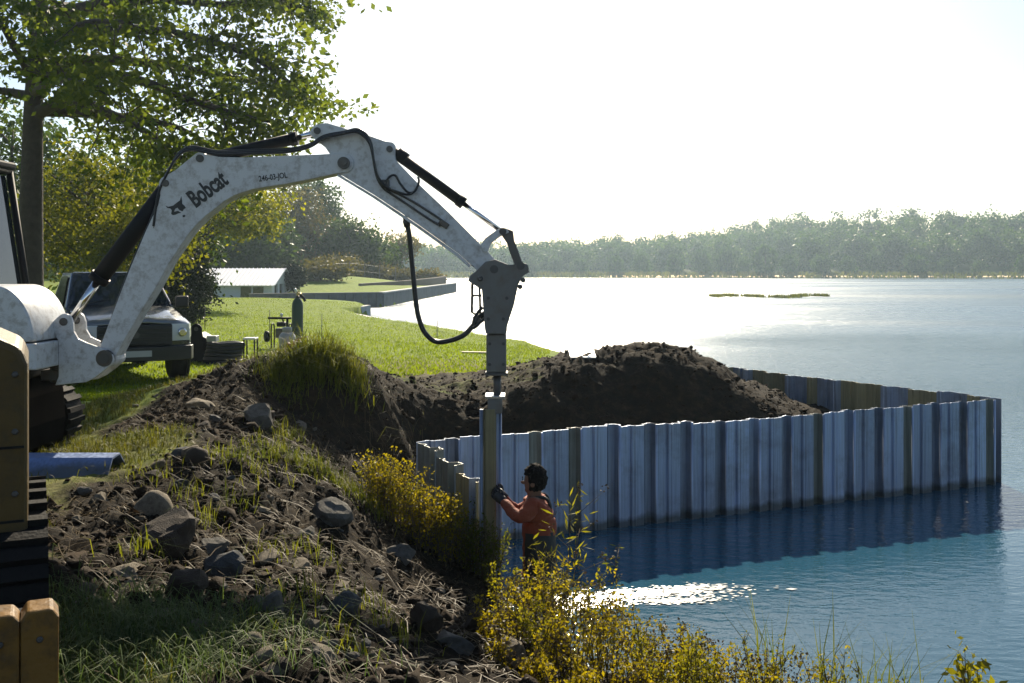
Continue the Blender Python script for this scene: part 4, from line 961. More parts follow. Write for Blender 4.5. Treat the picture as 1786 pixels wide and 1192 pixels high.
MB().prism([(c.x-1.6,zb+.55),(c.x-1.3,zb+.05),(c.x+1.2,zb+.05),(c.x+1.9,zb+.7),(c.x+.9,zb+.62)], 125.5, 126.6).build("hull", M['roof_white'], bo, .05)
MB().prism([(c.x-1.2,zb+.58),(c.x+.2,zb+.6),(c.x-.1,zb+1.1),(c.x-1.0,zb+1.1)], 125.7, 126.4).build("cabin", M['roof_white'], bo, .05)
# ---------------------------------------------------------------- pickup parked on the grass
def make_truck():
    t = thing("pickup_truck", (0,0,0), "dark pickup with pale sheen on its hood parked on the grass behind the boom", "pickup")
    paint = mat('dark_truck_paint', (.035,.04,.05), .22, .35, coat=1.0, var=.05); blk = mat('black_plastic', (.012,.012,.013), .45)
    lens = mat('headlamp_lens', (.62,.68,.76), .15, .3); hood_m = mat('hood_sheen_paint', (.20,.21,.22), .22, .4, coat=.6)  # bright sky reflection put into a hood colour paler than the body
    # local frame: -y is forward (towards the camera), x across, z up; front bumper at y = 0
    def loft(secs, name, m, bevel=.02, parent=t):
        # secs: list of (y, [(x,z)...]) closed rings of equal count
        mb = MB(); n = len(secs[0][1]); vs = [(x,y,z) for y, r in secs for x, z in r]; fs = []
        for i in range(len(secs)-1):
            for k in range(n): fs.append((i*n+k, i*n+(k+1)%n, (i+1)*n+(k+1)%n, (i+1)*n+k))
        fs += [tuple(reversed(range(n))), tuple((len(secs)-1)*n+k for k in range(n))]
        mb.add(vs, fs); return mb.build(name, m, parent, bevel)
    def ring(w, z0, z1, tuck=.06): return [(-w+tuck,z0),(w-tuck,z0),(w,z0+.18),(w,z1-.10),(w-.05,z1),(-w+.05,z1),(-w,z1-.10),(-w,z0+.18)]
    loft([(.12,ring(.90,.46,1.02)),(.35,ring(.97,.44,1.08)),(1.35,ring(.99,.44,1.23)),(3.3,ring(.99,.44,1.24)),(3.38,ring(.98,.44,1.22))], "body", paint, .05)
    # hood: domed sheet
    hd = MB(); nx_, ny_ = 9, 6; vs = []
    for j in range(ny_):
        for i in range(nx_):
            u = i/(nx_-1)*2-1; v = j/(ny_-1); y = .10+v*1.25-(1-u*u)*.08*(1-v); vs.append((u*.86, y, 1.075+.20*v+.035*(1-u**4)+(.02 if abs(u) < .45 else 0)-(.05*(1-v)**3)))
    hd.add(vs, [(j*nx_+i, j*nx_+i+1, (j+1)*nx_+i+1, (j+1)*nx_+i) for j in range(ny_-1) for i in range(nx_-1)], 0, True)
    ho = hd.build("hood", hood_m, t); so = ho.modifiers.new("thick", 'SOLIDIFY'); so.thickness = .03; so.offset = -1
    # cab
    def cr(w0, w1, z0, z1): return [(-w0,z0),(w0,z0),(w1,z1),(-w1,z1)]
    cabv = MB(); b0 = [(-.92,1.28,1.22),(.92,1.28,1.22),(.94,3.3,1.22),(-.94,3.3,1.22)]; t0 = [(-.72,2.02,1.90),(.72,2.02,1.90),(.74,3.05,1.90),(-.74,3.05,1.90)]
    cabv.add(b0+t0, [(0,3,2,1),(4,5,6,7),(0,1,5,4),(1,2,6,5),(2,3,7,6),(3,0,4,7)]); cabv.build("cab", paint, t, .05, seg=3)
    MB().add([(-.80,1.375,1.325),(.80,1.375,1.325),(.67,1.935,1.84),(-.67,1.935,1.84)], [(0,1,2,3)]).build("windscreen", M['glass'], t)
    for s_ in (-1,1):
        MB().add([(s_*.918,1.66,1.30),(s_*.930,2.9,1.30),(s_*.782,2.85,1.82),(s_*.770,2.15,1.82)], [(0,1,2,3) if s_ > 0 else (3,2,1,0)]).build("side_window", M['glass'], t)
    # bed
    bd_ = MB(); bd_.box2((-.99,3.40,.55),(-.90,5.5,1.24)); bd_.box2((.90,3.40,.55),(.99,5.5,1.24)); bd_.box2((-.90,3.40,.55),(.90,3.46,1.24)); bd_.box2((-.90,5.43,.55),(.90,5.5,1.24)); bd_.box2((-.90,3.46,.55),(.90,5.43,.62)); bd_.build("cargo_bed", paint, t, .01)
    # grille, lamps, bumper
    gr = MB().box2((-.60,.03,.66),(.60,.12,1.03)).build("grille", blk, t, .03)
    for k in range(4): MB().box2((-.58,.0,.70+.08*k),(.58,.028,.725+.08*k)).build("grille_bar", blk, gr, .006)
    MB().lathe([(.055,0),(.055,.02)], (0,.0,.86), 16, 0, (0,-1,0)).build("badge", M['pin'], gr)
    for s_ in (-1,1):
        hl = MB().add([(s_*.58,.05,.74),(s_*.90,.13,.74),(s_*.975,.34,.80),(s_*.975,.36,1.02),(s_*.88,.10,1.03),(s_*.58,.05,1.03),(s_*.58,.2,.74),(s_*.90,.3,.74),(s_*.93,.42,.80),(s_*.93,.42,1.02),(s_*.86,.3,1.03),(s_*.58,.2,1.03)],
            [(0,1,4,5),(1,2,3,4),(6,11,10,7),(7,10,9,8),(0,5,11,6),(2,8,9,3),(5,4,10,11),(4,3,9,10),(0,6,7,1),(1,7,8,2)]).build("headlight", lens, t, .01)
        MB().lathe([(.05,0),(.075,.02),(.05,.03)], (s_*.76,.06,.885), 14, 0, (0,-1,0)).build("lamp_bowl", M['chrome'], hl)
        mr = MB(); mr.box2((s_*.98,1.55,1.24),(s_*1.22,1.63,1.46)); mr.build("wing_mirror", blk, t, .03)
    bu = MB(); bu.add([(-.98,.20,.42),(-.90,.0,.42),(-.5,-.06,.42),(.5,-.06,.42),(.90,.0,.42),(.98,.20,.42),(-.98,.20,.66),(-.90,.0,.66),(-.5,-.06,.66),(.5,-.06,.66),(.90,.0,.66),(.98,.20,.66)],
        [(0,1,7,6),(1,2,8,7),(2,3,9,8),(3,4,10,9),(4,5,11,10),(6,7,8,9,10,11),(5,4,3,2,1,0)]); bu.build("bumper", blk, t, .015)
    MB().box2((-.24,-.075,.50),(.24,-.062,.60)).build("number_plate", mat('plate_blank',(.4,.4,.38),.5), t)
    for s_ in (-1,1):
        MB().tube([(s_*.55,1.40,1.345),(s_*.18,1.47,1.42)], .012, 6).build("wiper", blk, t)
        MB().box2((s_*.91 if s_>0 else -.93,1.4,1.0),(s_*.93 if s_>0 else -.91,2.2,1.02)).build("door_trim", blk, t)
    # wheels with arches
    for (s_, y) in ((-1,.95),(1,.95),(-1,4.45),(1,4.45)):
        w = MB().lathe([(.25,-.13),(.33,-.13),(.375,-.10),(.385,0),(.375,.10),(.33,.13),(.25,.13)], (s_*.86,y,.385), 28, 0, (s_,0,0)).build("wheel", M['rubber'], t)
        MB().lathe([(.04,.10),(.06,.13),(.20,.09),(.245,.125),(.25,.10)], (s_*.86,y,.385), 24, 0, (s_,0,0)).build("rim", M['chrome'], w)
        MB().lathe([(.40,.0),(.47,.0),(.47,.025),(.40,.025)], (s_*.972,y,.40), 28, 0, (s_,0,0)).build("wheel_arch", blk, t)
    return t
tk = make_truck()
tc_ = P(237,0,16.6); hd_ = atan2(.50,-.866)          # heading a little to the right of the camera
tk.location = (tc_.x, 16.6, gz(tc_.x,17.2)-.02); tk.rotation_euler = (0,0,radians(31))
# ---------------------------------------------------------------- gear left on the lawn
def on_lawn(px, d): x = (px-CX)/FPX*d; return Vector((x, d, gz(x,d)))
p = on_lawn(519,25); h = 1.42
oc = thing("gas_cylinder", p, "tall dark green gas cylinder standing on the lawn", "gas cylinder"); grn = mat('cylinder_green',(.016,.045,.030),.5, var=.2)
MB().lathe([(.12,0),(.135,.02),(.138,.1),(.138,1.05),(.128,1.14),(.095,1.22),(.05,1.26),(.045,1.27)], p, 24).build("shell", grn, oc)
MB().lathe([(.05,1.265),(.05,1.31),(.03,1.32)], p, 14).build("neck_ring", M['pin'], oc)
va = MB(); va.tube([p+Vector((0,0,1.31)), p+Vector((0,0,1.42))], .028, 10); va.tube([p+Vector((0,0,1.37)), p+Vector((.11,-.02,1.36))], .024, 8); va.build("valve", mat('brass',(.65,.48,.22),.3,.9), oc)
MB().tube([p+Vector((-.07,0,1.50)), p+Vector((-.02,0,1.40))], .03, 10).build("hand_wheel", M['roof_white'], oc)
MB().tube(smooth_curve([p+Vector((.08,-.03,1.34)),p+Vector((.16,-.05,1.26)),p+Vector((.20,-.05,1.18))],4), .035, 8).build("regulator", M['black'], oc)
p = on_lawn(501,24.2)
pt = thing("propane_tank", p, "squat grey propane tank with rounded shoulders before the gas cylinder", "propane tank"); gm = mat('tank_grey',(.30,.31,.33),.4)
MB().lathe([(.10,.03),(.16,.03),(.19,.08),(.205,.16),(.205,.30),(.19,.38),(.13,.45),(.06,.47)], p, 24).build("shell", gm, pt)
MB().lathe([(.12,0),(.125,.0),(.125,.06),(.12,.06)], p, 20).build("foot_ring", gm, pt)
MB().lathe([(.11,.46),(.115,.46),(.115,.58),(.11,.58)], p, 20).build("collar", gm, pt)
MB().tube([p+Vector((0,0,.46)), p+Vector((0,0,.56))], .025, 8).build("valve", M['pin'], pt)
p = on_lawn(515,23.6)
cs = thing("torch_kit", p, "red-orange cutting torch handle lying against the grey tank", "torch"); red = mat('red_paint',(.42,.05,.02),.45)
MB().tube([p+Vector((-.12,-.03,.15)), p+Vector((.02,-.03,.27)), p+Vector((.22,-.03,.38))], [.05,.05,.022], 10).build("handle", red, cs)
MB().box(p+Vector((-.14,-.03,.12)), (.14,.10,.24), Matrix.Rotation(radians(20),3,'Y')).build("housing", red, cs, .02)
MB().tube([p+Vector((.22,-.03,.38)), p+Vector((.30,-.03,.39))], .018, 8).build("nozzle", M['pin'], cs)
p = on_lawn(491,25.2)
gn = thing("engine_pump", p, "small engine pump on a tube frame left of the gas cylinder", "pump")
fr = MB()
for sx in (-1,1):
    fr.tube(smooth_curve([p+Vector((sx*.22,-.15,.0)),p+Vector((sx*.22,-.15,.55)),p+Vector((sx*.22,.15,.55)),p+Vector((sx*.22,.15,.0))],4), .018, 8)
fr.tube([p+Vector((-.3,-.15,.76)), p+Vector((.28,-.15,.76))], .028, 8); fr.tube([p+Vector((.18,-.15,.4)), p+Vector((.18,-.15,.76))], .03, 8); fr.build("frame", M['black'], gn)
MB().box(p+Vector((0,0,.38)), (.26,.24,.24)).build("engine_block", M['steel_dark'], gn, .02)
MB().lathe([(.03,0),(.13,.0),(.14,.03),(.14,.08),(.10,.10)], p+Vector((-.30,-.10,.30)), 18, 0, (-1,-.6,0)).build("fan_housing", M['black'], gn)
MB().box(p+Vector((.0,.0,.60)), (.22,.18,.12)).build("fuel_tank", M['black'], gn, .03)
MB().lathe([(.03,0),(.04,.05),(.02,.08)], p+Vector((.0,0,.80)), 10).build("filler_cap", M['roof_white'], gn)
MB().tube([p+Vector((.05,0,.66)), p+Vector((.0,0,.80))], .02, 8).build("filler_neck", M['steel_dark'], gn)
# digging bucket with two lugs, and a skid of dark hoses and steel
p = on_lawn(346,21.5)
bk = thing("digging_bucket", p, "black digging bucket with two pierced lugs standing beside the pickup", "bucket")
prof = [(-.34,.0),(.22,.0),(.34,.14),(.36,.32),(.24,.52),(.05,.62),(-.02,.56),(.16,.44),(.27,.30),(.25,.17),(.16,.07),(-.32,.05)]
MB().prism([(p.x+a_, p.z+b_) for a_, b_ in prof], p.y-.30, p.y+.30).build("shell", M['black'], bk, .01)
for yy in (-.30,.285): MB().prism([(p.x+a_, p.z+b_) for a_, b_ in [(-.32,.03),(.20,.03),(.32,.15),(.34,.31),(.23,.50),(.05,.60)]], p.y+yy, p.y+yy+.018).build("side_plate", M['black'], bk)
for xx in (-.16,.06):
    lug = [(xx+.12*cos(a_), .70+.12*sin(a_)) for a_ in np.linspace(-.3,pi+.3,10)] + [(xx-.16,.30),(xx+.18,.30)]
    m_ = MB(); m_.prism([(p.x+a_,p.z+b_) for a_,b_ in lug], p.y-.34, p.y-.305); lo = m_.build("lug", M['black'], bk, .006)
    MB().lathe([(.045,0),(.045,.01)], Vector((p.x+xx, p.y-.342, p.z+.71)), 12, 0, (0,-1,0)).build("pin_bore", M['pin'], lo)
p = on_lawn(398,21.0)
sk = thing("hose_skid", p, "low dark skid with coiled hoses and a light metal stool end", "equipment skid")
cm = MB()
for k in range(5):
    an = [2*pi*i/20 for i in range(21)]
    cm.tube([p+Vector((-.12+.02*k+.36*cos(a_), .18*sin(a_)*.9, .10+.075*k+.01*sin(3*a_+k))) for a_ in an], .05, 8)
cm.build("hose_coil", M['hose'], sk)
MB().box2(p+Vector((-.5,-.22,.0)), p+Vector((.32,.22,.09))).build("base", M['black'], sk, .02)
MB().box2(p+Vector((-.42,-.12,.46)), p+Vector((-.22,.10,.58))).build("box_lid", mat('light_metal',(.55,.55,.52),.4,.3), sk, .01)
st_ = MB(); st_.box2(p+Vector((.34,-.14,.50)), p+Vector((.60,.14,.54))); st_.build("stool_top", M['roof_white'], sk, .01)
for (dx,dy) in ((.36,-.12),(.58,-.12),(.36,.12),(.58,.12)):
    MB().tube([p+Vector((dx,dy,0)), p+Vector((dx,dy,.50))], .016, 8).build("stool_leg", M['black'], sk)
for k, (px, py, d) in enumerate(((357,525,33),(470,530,31),(561,535,29),(762,560,27))):
    q = on_lawn(px, d); m_ = MB(); m_.tube([q-Vector((0,0,.1)), q+Vector((.01,0,.75))], [.012,.009], 6)
    o = m_.build("stake", M['steel_dark'], None, at=q); tag(o, ["thin stake in the lawn before the evergreen","thin stake in the lawn left of the gas cylinder","thin stake in the lawn right of the gas cylinder","thin stake in the lawn under the hanging hose"][k], "stake", "thin stakes stuck in the lawn")
q = on_lawn(840,24); o = MB().box(q+Vector((0,0,.03)), (1.0,.14,.045), Matrix.Rotation(radians(-12),3,'Z')).build("plank", mat('pale_wood',(.42,.33,.20),.7,var=.2), None, .006, at=q); tag(o, "pale plank lying on the grass behind the breaker", "plank")
q = P(1015,0,14.2); q.y = 14.2; z = max(gz(q.x+a_, 14.2+b_) for a_ in (-.17,0,.17) for b_ in (-.27,0,.27)); o = MB().box((q.x,14.2,z-.012), (.36,.50,.02), Matrix.Rotation(radians(9),3,'X')).build("board", M['roof_white'], None, .004, at=(q.x,14.2,z)); tag(o, "bright white board lying flat on the earth heap", "board")
# ---------------------------------------------------------------- the worker in the water
def skin_body(name, joints, edges, mats, parent, off, sub=2, root=0):
    me = bpy.data.meshes.new(name); me.from_pydata([j[0]-off for j in joints], edges, [])
    o = bpy.data.objects.new(name, me); COL.objects.link(o)
    o.modifiers.new("skin", 'SKIN').use_smooth_shade = True
    lay = me.skin_vertices[0].data if me.skin_vertices else None
    if lay is None:
        import bmesh as bm_
        b = bm_.new(); b.from_mesh(me); b.verts.layers.skin.verify(); b.to_mesh(me); b.free(); lay = me.skin_vertices[0].data
    for k, j in enumerate(joints):
        r = j[1]; lay[k].radius = (r, r) if not hasattr(r, '__len__') else r; lay[k].use_root = (k == root)
    m = o.modifiers.new("sub", 'SUBSURF'); m.levels = sub; m.render_levels = sub
    dg = bpy.context.evaluated_depsgraph_get(); ev = bpy.data.meshes.new_from_object(o.evaluated_get(dg))
    bpy.data.objects.remove(o)
    ev.materials.clear()
    for mt in mats: ev.materials.append(mt)
    for p in ev.polygons: p.use_smooth = True
    return link_mesh(name, ev, parent)
def W_(px, py, dd=0.0): return P(px, py, 8.50+dd)
pc = W_(938, 950)
foot_z = gz(pc.x+.02, 8.5)
pe = thing("person", (pc.x, 8.5, foot_z), "worker in rust orange jacket and dark waders steadying the single sheet pile", "person")
po = Vector(pe.location)
jacket = mat('rust_orange_jacket', (.26,.045,.012), .8, var=.25, vscale=9, bump=.6, bscale=30)
wader = mat('dark_waders', (.022,.020,.016), .6, var=.3); skinm = mat('skin', (.22,.115,.07), .75, spec=.1); hairm = mat('dark_hair', (.010,.007,.005), .85, var=.4, vscale=40, bump=1.0, bscale=70, spec=.12); glove = mat('black_glove', (.014,.013,.012), .6)
J = []; E = []
def j(p, r): J.append((Vector(p), r)); return len(J)-1
hip = j(W_(940,948), .165); wst = j(W_(941,925), .150); rib = j(W_(939,903), .172); chs = j(W_(936,885), .165); nb = j(W_(934,871), .075); nk = j(W_(932,862), .058); hl_ = j(W_(929.5,850), .078); hm = j(W_(931,836), .094); ht = j(W_(933,823), .072)
E += [(hip,wst),(wst,rib),(rib,chs),(chs,nb),(nb,nk),(nk,hl_),(hl_,hm),(hm,ht)]
# near arm (towards the camera), far arm
s1 = j(W_(931,884,-.17), .085); e1 = j(W_(906,906,-.24), .062); f1 = j(W_(888,888,-.16), .050); w1 = j(W_(878,874,-.08), .036); E += [(chs,s1),(s1,e1),(e1,f1),(f1,w1)]
s2 = j(W_(926,880,.17), .080); e2_ = j(W_(903,893,.17), .058); f2_ = j(W_(888,880,.13), .046); w2 = j(W_(878,866,.10), .036); E += [(chs,s2),(s2,e2_),(e2_,f2_),(f2_,w2)]
base = Vector((pc.x, 8.5, 0))
for sg in (-1,1):
    hp = j(base+Vector((.0,.095*sg,hip and J[hip][0].z-.10)), .125); kn = j(base+Vector((-.05,.12*sg,foot_z+.48)), .085); an = j(base+Vector((.0,.13*sg,foot_z+.09)), .058); to = j(base+Vector((-.17,.14*sg,foot_z+.045)), .045)
    E += [(hip,hp),(hp,kn),(kn,an),(an,to)]
body = skin_body("body", J, E, [jacket, wader, skinm], pe, po, 3)
zw = W_(0,928).z - po.z; zn = W_(0,866).z - po.z
hc = J[hm][0]-po
for p in body.data.polygons:
    c = p.center
    arm = c.x < J[chs][0].x - po.x - .10
    if (c.z > zn and (Vector((c.x,c.y,0))-Vector((hc.x,hc.y,0))).length < .16): p.material_index = 2
    elif c.z < zw + .012*sin(c.y*40) and not arm: p.material_index = 1
for v in body.data.vertices:        # cloth folds
    c = v.co
    if c.z < zn: v.co += v.normal*(.010*noise.noise(Vector((c.x*9,c.y*9,c.z*16)))+.006*noise.noise(Vector((c.x*25,c.y*25,c.z*30))))
# face: brow, nose, chin, ear worked as a small mask on the head, facing the pile
fm = MB(); H0 = J[hm][0]
fm.lathe([(.004,0),(.016,.012),(.013,.030),(.004,.042)], H0+Vector((-.070,-.01,-.030)), 8, 0, (-1,0,.25))
fm.lathe([(.005,0),(.032,.006),(.028,.020),(.008,.030)], H0+Vector((-.045,-.01,-.085)), 10, 0, (-1,0,-.3))
fm.lathe([(.004,-.01),(.020,0),(.018,.006),(.006,.010)], H0+Vector((-.012,-.088,-.032)), 10, 0, (0,-1,0))
fo = fm.build("face_features", skinm, pe)
em = MB()
for yy in (-.045,.035): em.lathe([(.003,0),(.012,.003),(.003,.010)], H0+Vector((-.090,yy,.008)), 8, 0, (-1,0,0))
em.build("eyes", mat('eye_dark',(.02,.015,.01),1.0,spec=0.0), pe)
# hair: thick cap over top, back and sides
hr = bmesh.new(); bmesh.ops.create_icosphere(hr, subdivisions=4, radius=1)
dele = []
for v in hr.verts:
    n_ = v.co.copy()
    r_ = 1 + .13*noise.noise(n_*4.0) + .11*noise.noise(n_*11.0)
    v.co = Vector((n_.x*.103*r_, n_.y*.098*r_, n_.z*.128*r_))
    if n_.x < -.60 and n_.z < .30: dele.append(v)
    elif n_.z < -.78: dele.append(v)
bmesh.ops.delete(hr, geom=dele, context='VERTS')
hme = bpy.data.meshes.new("hair"); hr.to_mesh(hme); hr.free(); hme.materials.append(hairm)
for p in hme.polygons: p.use_smooth = True
ho_ = link_mesh("hair", hme, pe); ho_.location = H0 - po + Vector((.012,0,.004)); ho_.rotation_euler = (0,radians(-6),0)
# collar and bib straps
MB().tube(smooth_curve([J[nk][0]+Vector((.075*cos(a_),.075*sin(a_),-.035+.012*cos(a_))) for a_ in np.linspace(0,2*pi,13)],2), .022, 8).build("collar", jacket, pe)
for sg in (-1,1):
    MB().tube(smooth_curve([J[wst][0]+Vector((.100,.06*sg,-.02)), J[rib][0]+Vector((.118,.06*sg,.0)), J[chs][0]+Vector((.088,.07*sg,.08)), J[chs][0]+Vector((-.01,.09*sg,.10))],4), .014, 6).build("strap", wader, pe)
# gloved hands closed on the pile edge: palm, four fingers, thumb
def hand(wr, tip, side):
    m = MB(); wr = Vector(wr); d = (Vector(tip)-wr).normalized(); sd_ = Vector((0,side,0)); upv = d.cross(sd_).normalized()
    if upv.z < 0: upv = -upv
    pal = wr + d*.05
    m.tube([wr-d*.03, wr+d*.02, wr+d*.065, wr+d*.095], [.034,.040,.044,.036], 12)
    for k, L_ in enumerate((.072,.082,.078,.062)):
        o_ = upv*(.030-.020*k); b0 = wr+d*.088+o_; m.tube(smooth_curve([b0, b0+d*L_*.45+sd_*.004, b0+d*L_*.75+sd_*.022, b0+d*L_*.80+sd_*.048],3), [.0115]*9+[.008], 8)
    b0 = wr+d*.035+upv*.036; m.tube(smooth_curve([b0, b0+d*.030+upv*.022, b0+d*.062+upv*.020+sd_*.01],3), [.013]*6+[.009], 8)
    return m.build("glove", glove, pe)
hand(J[w1][0], W_(868,866,-.02), 1.0); hand(J[w2][0], W_(868,858,.12), -1.0)
# ---------------------------------------------------------------- stones and rubble on the bank
def pix_ground(px, py, d0=3.6, d1=16.0, n=120):
    ds = np.linspace(d0, d1, n); xs = (px-CX)/FPX*ds; zs = CAM_H-(py-HY)/FPX*ds
    g = land_z(xs, ds); k = np.argmax(zs < g)
    if zs[k] >= g[k]: return None
    return Vector((xs[k], ds[k], g[k]))
def stone_mesh(seed, cuts=9, sub=2, lo=.55, hi=.95, nz_=.10):
    r = random.Random(seed); b = bmesh.new(); bmesh.ops.create_icosphere(b, subdivisions=sub, radius=1)
    pl = []
    for _ in range(cuts):
        v = Vector((r.gauss(0,1),r.gauss(0,1),r.gauss(0,1))).normalized(); pl.append((v, r.uniform(lo,hi)))
    for v in b.verts:
        for n_, d in pl:
            q = v.co.dot(n_)
            if q > d: v.co -= n_*(q-d)
        v.co *= 1 + nz_*noise.noise(v.co*1.7+Vector((seed,0,0))) + nz_*.5*noise.noise(v.co*4+Vector((0,seed,0)))
    me = bpy.data.meshes.new("stone"); b.to_mesh(me); b.free(); return me
def stone_mat(name, c, spec=.3): return mat(name, c, .85, var=.35, vscale=5, bump=.7, bscale=22, dirt=(.05,.038,.026), dirt_amt=.8, dscale=3, spec=spec)
SM = [stone_mat('tan_stone',(.19,.155,.105)), stone_mat('grey_stone',(.115,.105,.088)), stone_mat('brown_stone',(.050,.036,.025)), stone_mat('blue_grey_stone',(.068,.070,.070))]
def place_stone(o, p, w, h, dpt, rz, tilt, sink=.30):
    o.location = (p.x, p.y, p.z + h*(.5-sink)); o.scale = (w*.5, dpt*.5, h*.5); o.rotation_euler = (tilt[0], tilt[1], rz)
BOULD = [ # px, py of the foot, width, height in photo pixels, material, smooth, label, tilt
 (268,900,70,62,0,True,"smooth rounded tan boulder at the foot of the heap",(0,.05)),
 (300,955,112,92,2,False,"large dark brown boulder just below the rounded tan one",(0,.1)),
 (228,1005,120,34,0,False,"long flat tan slab edging the shadowed grass",(.1,.08)),
 (375,962,58,40,1,False,"pale split rock leaning beside the dark brown boulder",(0,.5)),
 (400,1012,100,70,3,False,"blue-grey boulder in shade under the pale split rock",(0,.1)),
 (330,1040,84,66,2,False,"brown boulder in the shadow above the green grass tuft",(0,-.1)),
 (572,912,92,52,1,False,"grey boulder lying on the ridge left of the yellow shrubs",(0,.25)),
 (602,1085,62,58,3,False,"tilted blue-grey slab with one straight edge",(.3,-.55)),
 (478,1090,62,74,1,False,"pointed pale rock left of the tilted slab",(0,.35)),
 (486,1182,64,40,0,False,"pale angular rock at the bottom edge of the frame",(0,.2)),
 (884,1172,76,48,0,False,"pale flat-topped rock below the yellow reeds",(0,-.1)),
 (742,1100,76,62,2,False,"dark humped boulder on the slope under the yellow shrubs",(0,.3)),
 (838,1105,60,62,2,False,"dark upright boulder beside the yellow reeds",(.2,.1)),
 (790,1130,90,48,1,False,"rough pale crumbling rock on the lower slope",(0,.15)),
 (560,1148,66,36,0,False,"flat pale stone low on the bank among straw",(.1,.05)),
 (343,802,42,36,2,True,"round brown stone halfway up the heap",(0,0)),
 (352,712,54,24,0,False,"light slab near the top of the heap below the pickup",(0,.15)),
 (440,1152,40,34,0,True,"egg-shaped pale stone at the edge of the grass",(0,.2)),
 (920,1150,66,56,2,False,"dark flat boulder at the reeds' foot",(0,.2)),
 (450,745,70,60,1,False,"grey block standing in the side of the heap",(0,.2)),
 (700,985,60,40,1,False,"grey rock at the foot of the yellow shrubs",(0,.2)),
]
for k, (px, py, w, h, mi, sm, lab, tl) in enumerate(BOULD):
    p = pix_ground(px, min(py,1178)) or P(px, py, 4.2)
    s = p.y/FPX
    me = stone_mesh(300+k, 5 if sm else 13, 3, .7 if sm else .38, .97, .05 if sm else .18); me.materials.append(SM[mi])
    for q in me.polygons: q.use_smooth = sm
    o = link_mesh("boulder", me); place_stone(o, p, w*s*.98, h*s*1.2, w*s*.85, RNG.uniform(-.4,.4), tl, .44); tag(o, lab, "boulder", "larger boulders on the dug bank")
VAR = []
for k in range(14):
    me = stone_mesh(500+k, 9, 2, .5, .95, .16); me.materials.append(SM[k % 4]); VAR.append(me)
cnt = 0; tries = 0
while cnt < 170 and tries < 2500:
    tries += 1
    px = RNG.uniform(120,900); py = RNG.uniform(690,1178)
    if px > 640 + (py-850)*.75 and py < 1180: continue
    if py < 720 and px < 200: continue
    if px < 480 and py > 1060 and RNG.random() < .75: continue
    if px < 230 and RNG.random() < .6: continue
    p = pix_ground(px, py)
    if p is None or p.y > 13: continue
    w = RNG.uniform(.025,.075)*(1 if RNG.random() < .8 else 2.2)
    o = link_mesh("stone", VAR[RNG.randrange(14)], ground); place_stone(o, p, w*RNG.uniform(.9,1.6), w*RNG.uniform(.5,.9), w, RNG.uniform(0,6.3), (RNG.uniform(-.4,.4),RNG.uniform(-.4,.4)), .42); cnt += 1
# clods of earth, too many to count
ico = bmesh.new(); bmesh.ops.create_icosphere(ico, subdivisions=1, radius=1); iv = np.array([v.co[:] for v in ico.verts]); iff = np.array([[v.index for v in f.verts] for f in ico.faces]); ico.free()
rng = np.random.default_rng(42); n = 15000
xs = rng.uniform(-4.3,4.4,n*3); ys = rng.uniform(3.6,16.5,n*3)
mk = mud_mask(xs,ys); sdist = shore_dist(xs,ys); ok = (mk > rng.uniform(.3,.9,n*3)) & (sdist > .05) & ((ys < 10.2) | (rng.uniform(size=n*3) < .85))
xs = xs[ok][:n]; ys = ys[ok][:n]; zs = land_z(xs,ys); n = len(xs)
sz = rng.gamma(1.0,.010,n)+.005; sz = np.minimum(sz,.07); sz *= np.where(ys > 10.5, .8, 1)
jit = 1+.38*rng.normal(size=(n,len(iv)))
V = iv[None]*jit[:,:,None]*sz[:,None,None]*np.array([1.1,1.0,.85]) + np.c_[xs,ys,zs+sz*.15][:,None,:]
F_ = (iff[None]+(np.arange(n)*len(iv))[:,None,None]).reshape(-1,3)
M['clod'] = mat('earth_clods', (.025,.016,.0085), .95, var=.6, vscale=3, bump=.6, bscale=50, spec=.15)
tag(link_mesh("earth_clods", np_mesh("earth_clods", V.reshape(-1,3), F_, [M['clod']])), "loose dark clods of dug earth", "earth", kind='stuff')

# ---------------------------------------------------------------- grass, straw, weeds
def blade_mesh(name, pts, h, w, rng, mt, bend=.5, hj=.5, flop=0.0):
    """curved blades, two quads each"""
    n = len(pts); an = rng.uniform(0,2*pi,n); hh = h*(1+hj*rng.uniform(-1,1,n)); bd = bend*rng.uniform(.2,1.2,n)
    dr = np.c_[np.cos(an),np.sin(an),np.zeros(n)]; sd = np.c_[-np.sin(an),np.cos(an),np.zeros(n)]*(w*.5)
    up = np.array([0,0,1.0])
    m1 = pts + up*(hh*.55)[:,None] + dr*(hh*bd*.22)[:,None]
    m2 = pts + up*(hh*(1-.35*bd-flop))[:,None] + dr*(hh*bd*.75)[:,None]
    V = np.stack([pts-sd, pts+sd, m1+sd*.8, m1-sd*.8, m2+sd*.12, m2-sd*.12], 1).reshape(-1,3)
    b = (np.arange(n)*6)[:,None]; F_ = np.concatenate([b+np.array([0,1,2,3]), b+np.array([3,2,4,5])])
    return np_mesh(name, V, F_, [mt])
M['grass'] = leaf_mat('grass_blades', (.07,.11,.008), (.22,.27,.016), .55, (1.5,1.5,.5), clump=1.2)
M['bank_grass'] = leaf_mat('bank_grass_blades', (.040,.055,.010), (.13,.125,.026), .45, (1.5,1.4,.5), clump=1.5)
M['long_grass'] = leaf_mat('long_pale_grass', (.028,.058,.016), (.13,.17,.06), .4, (1.2,1.3,.7), clump=3)
M['straw'] = leaf_mat('straw', (.035,.025,.013), (.16,.115,.055), .15, (1,1,1), clump=2)
M['weed'] = leaf_mat('weeds', (.045,.07,.012), (.16,.17,.025), .5, (1.7,1.6,.5), clump=3)
M['gold'] = leaf_mat('golden_weeds', (.11,.095,.010), (.40,.33,.022), .5, (1.5,1.4,.4), clump=4)
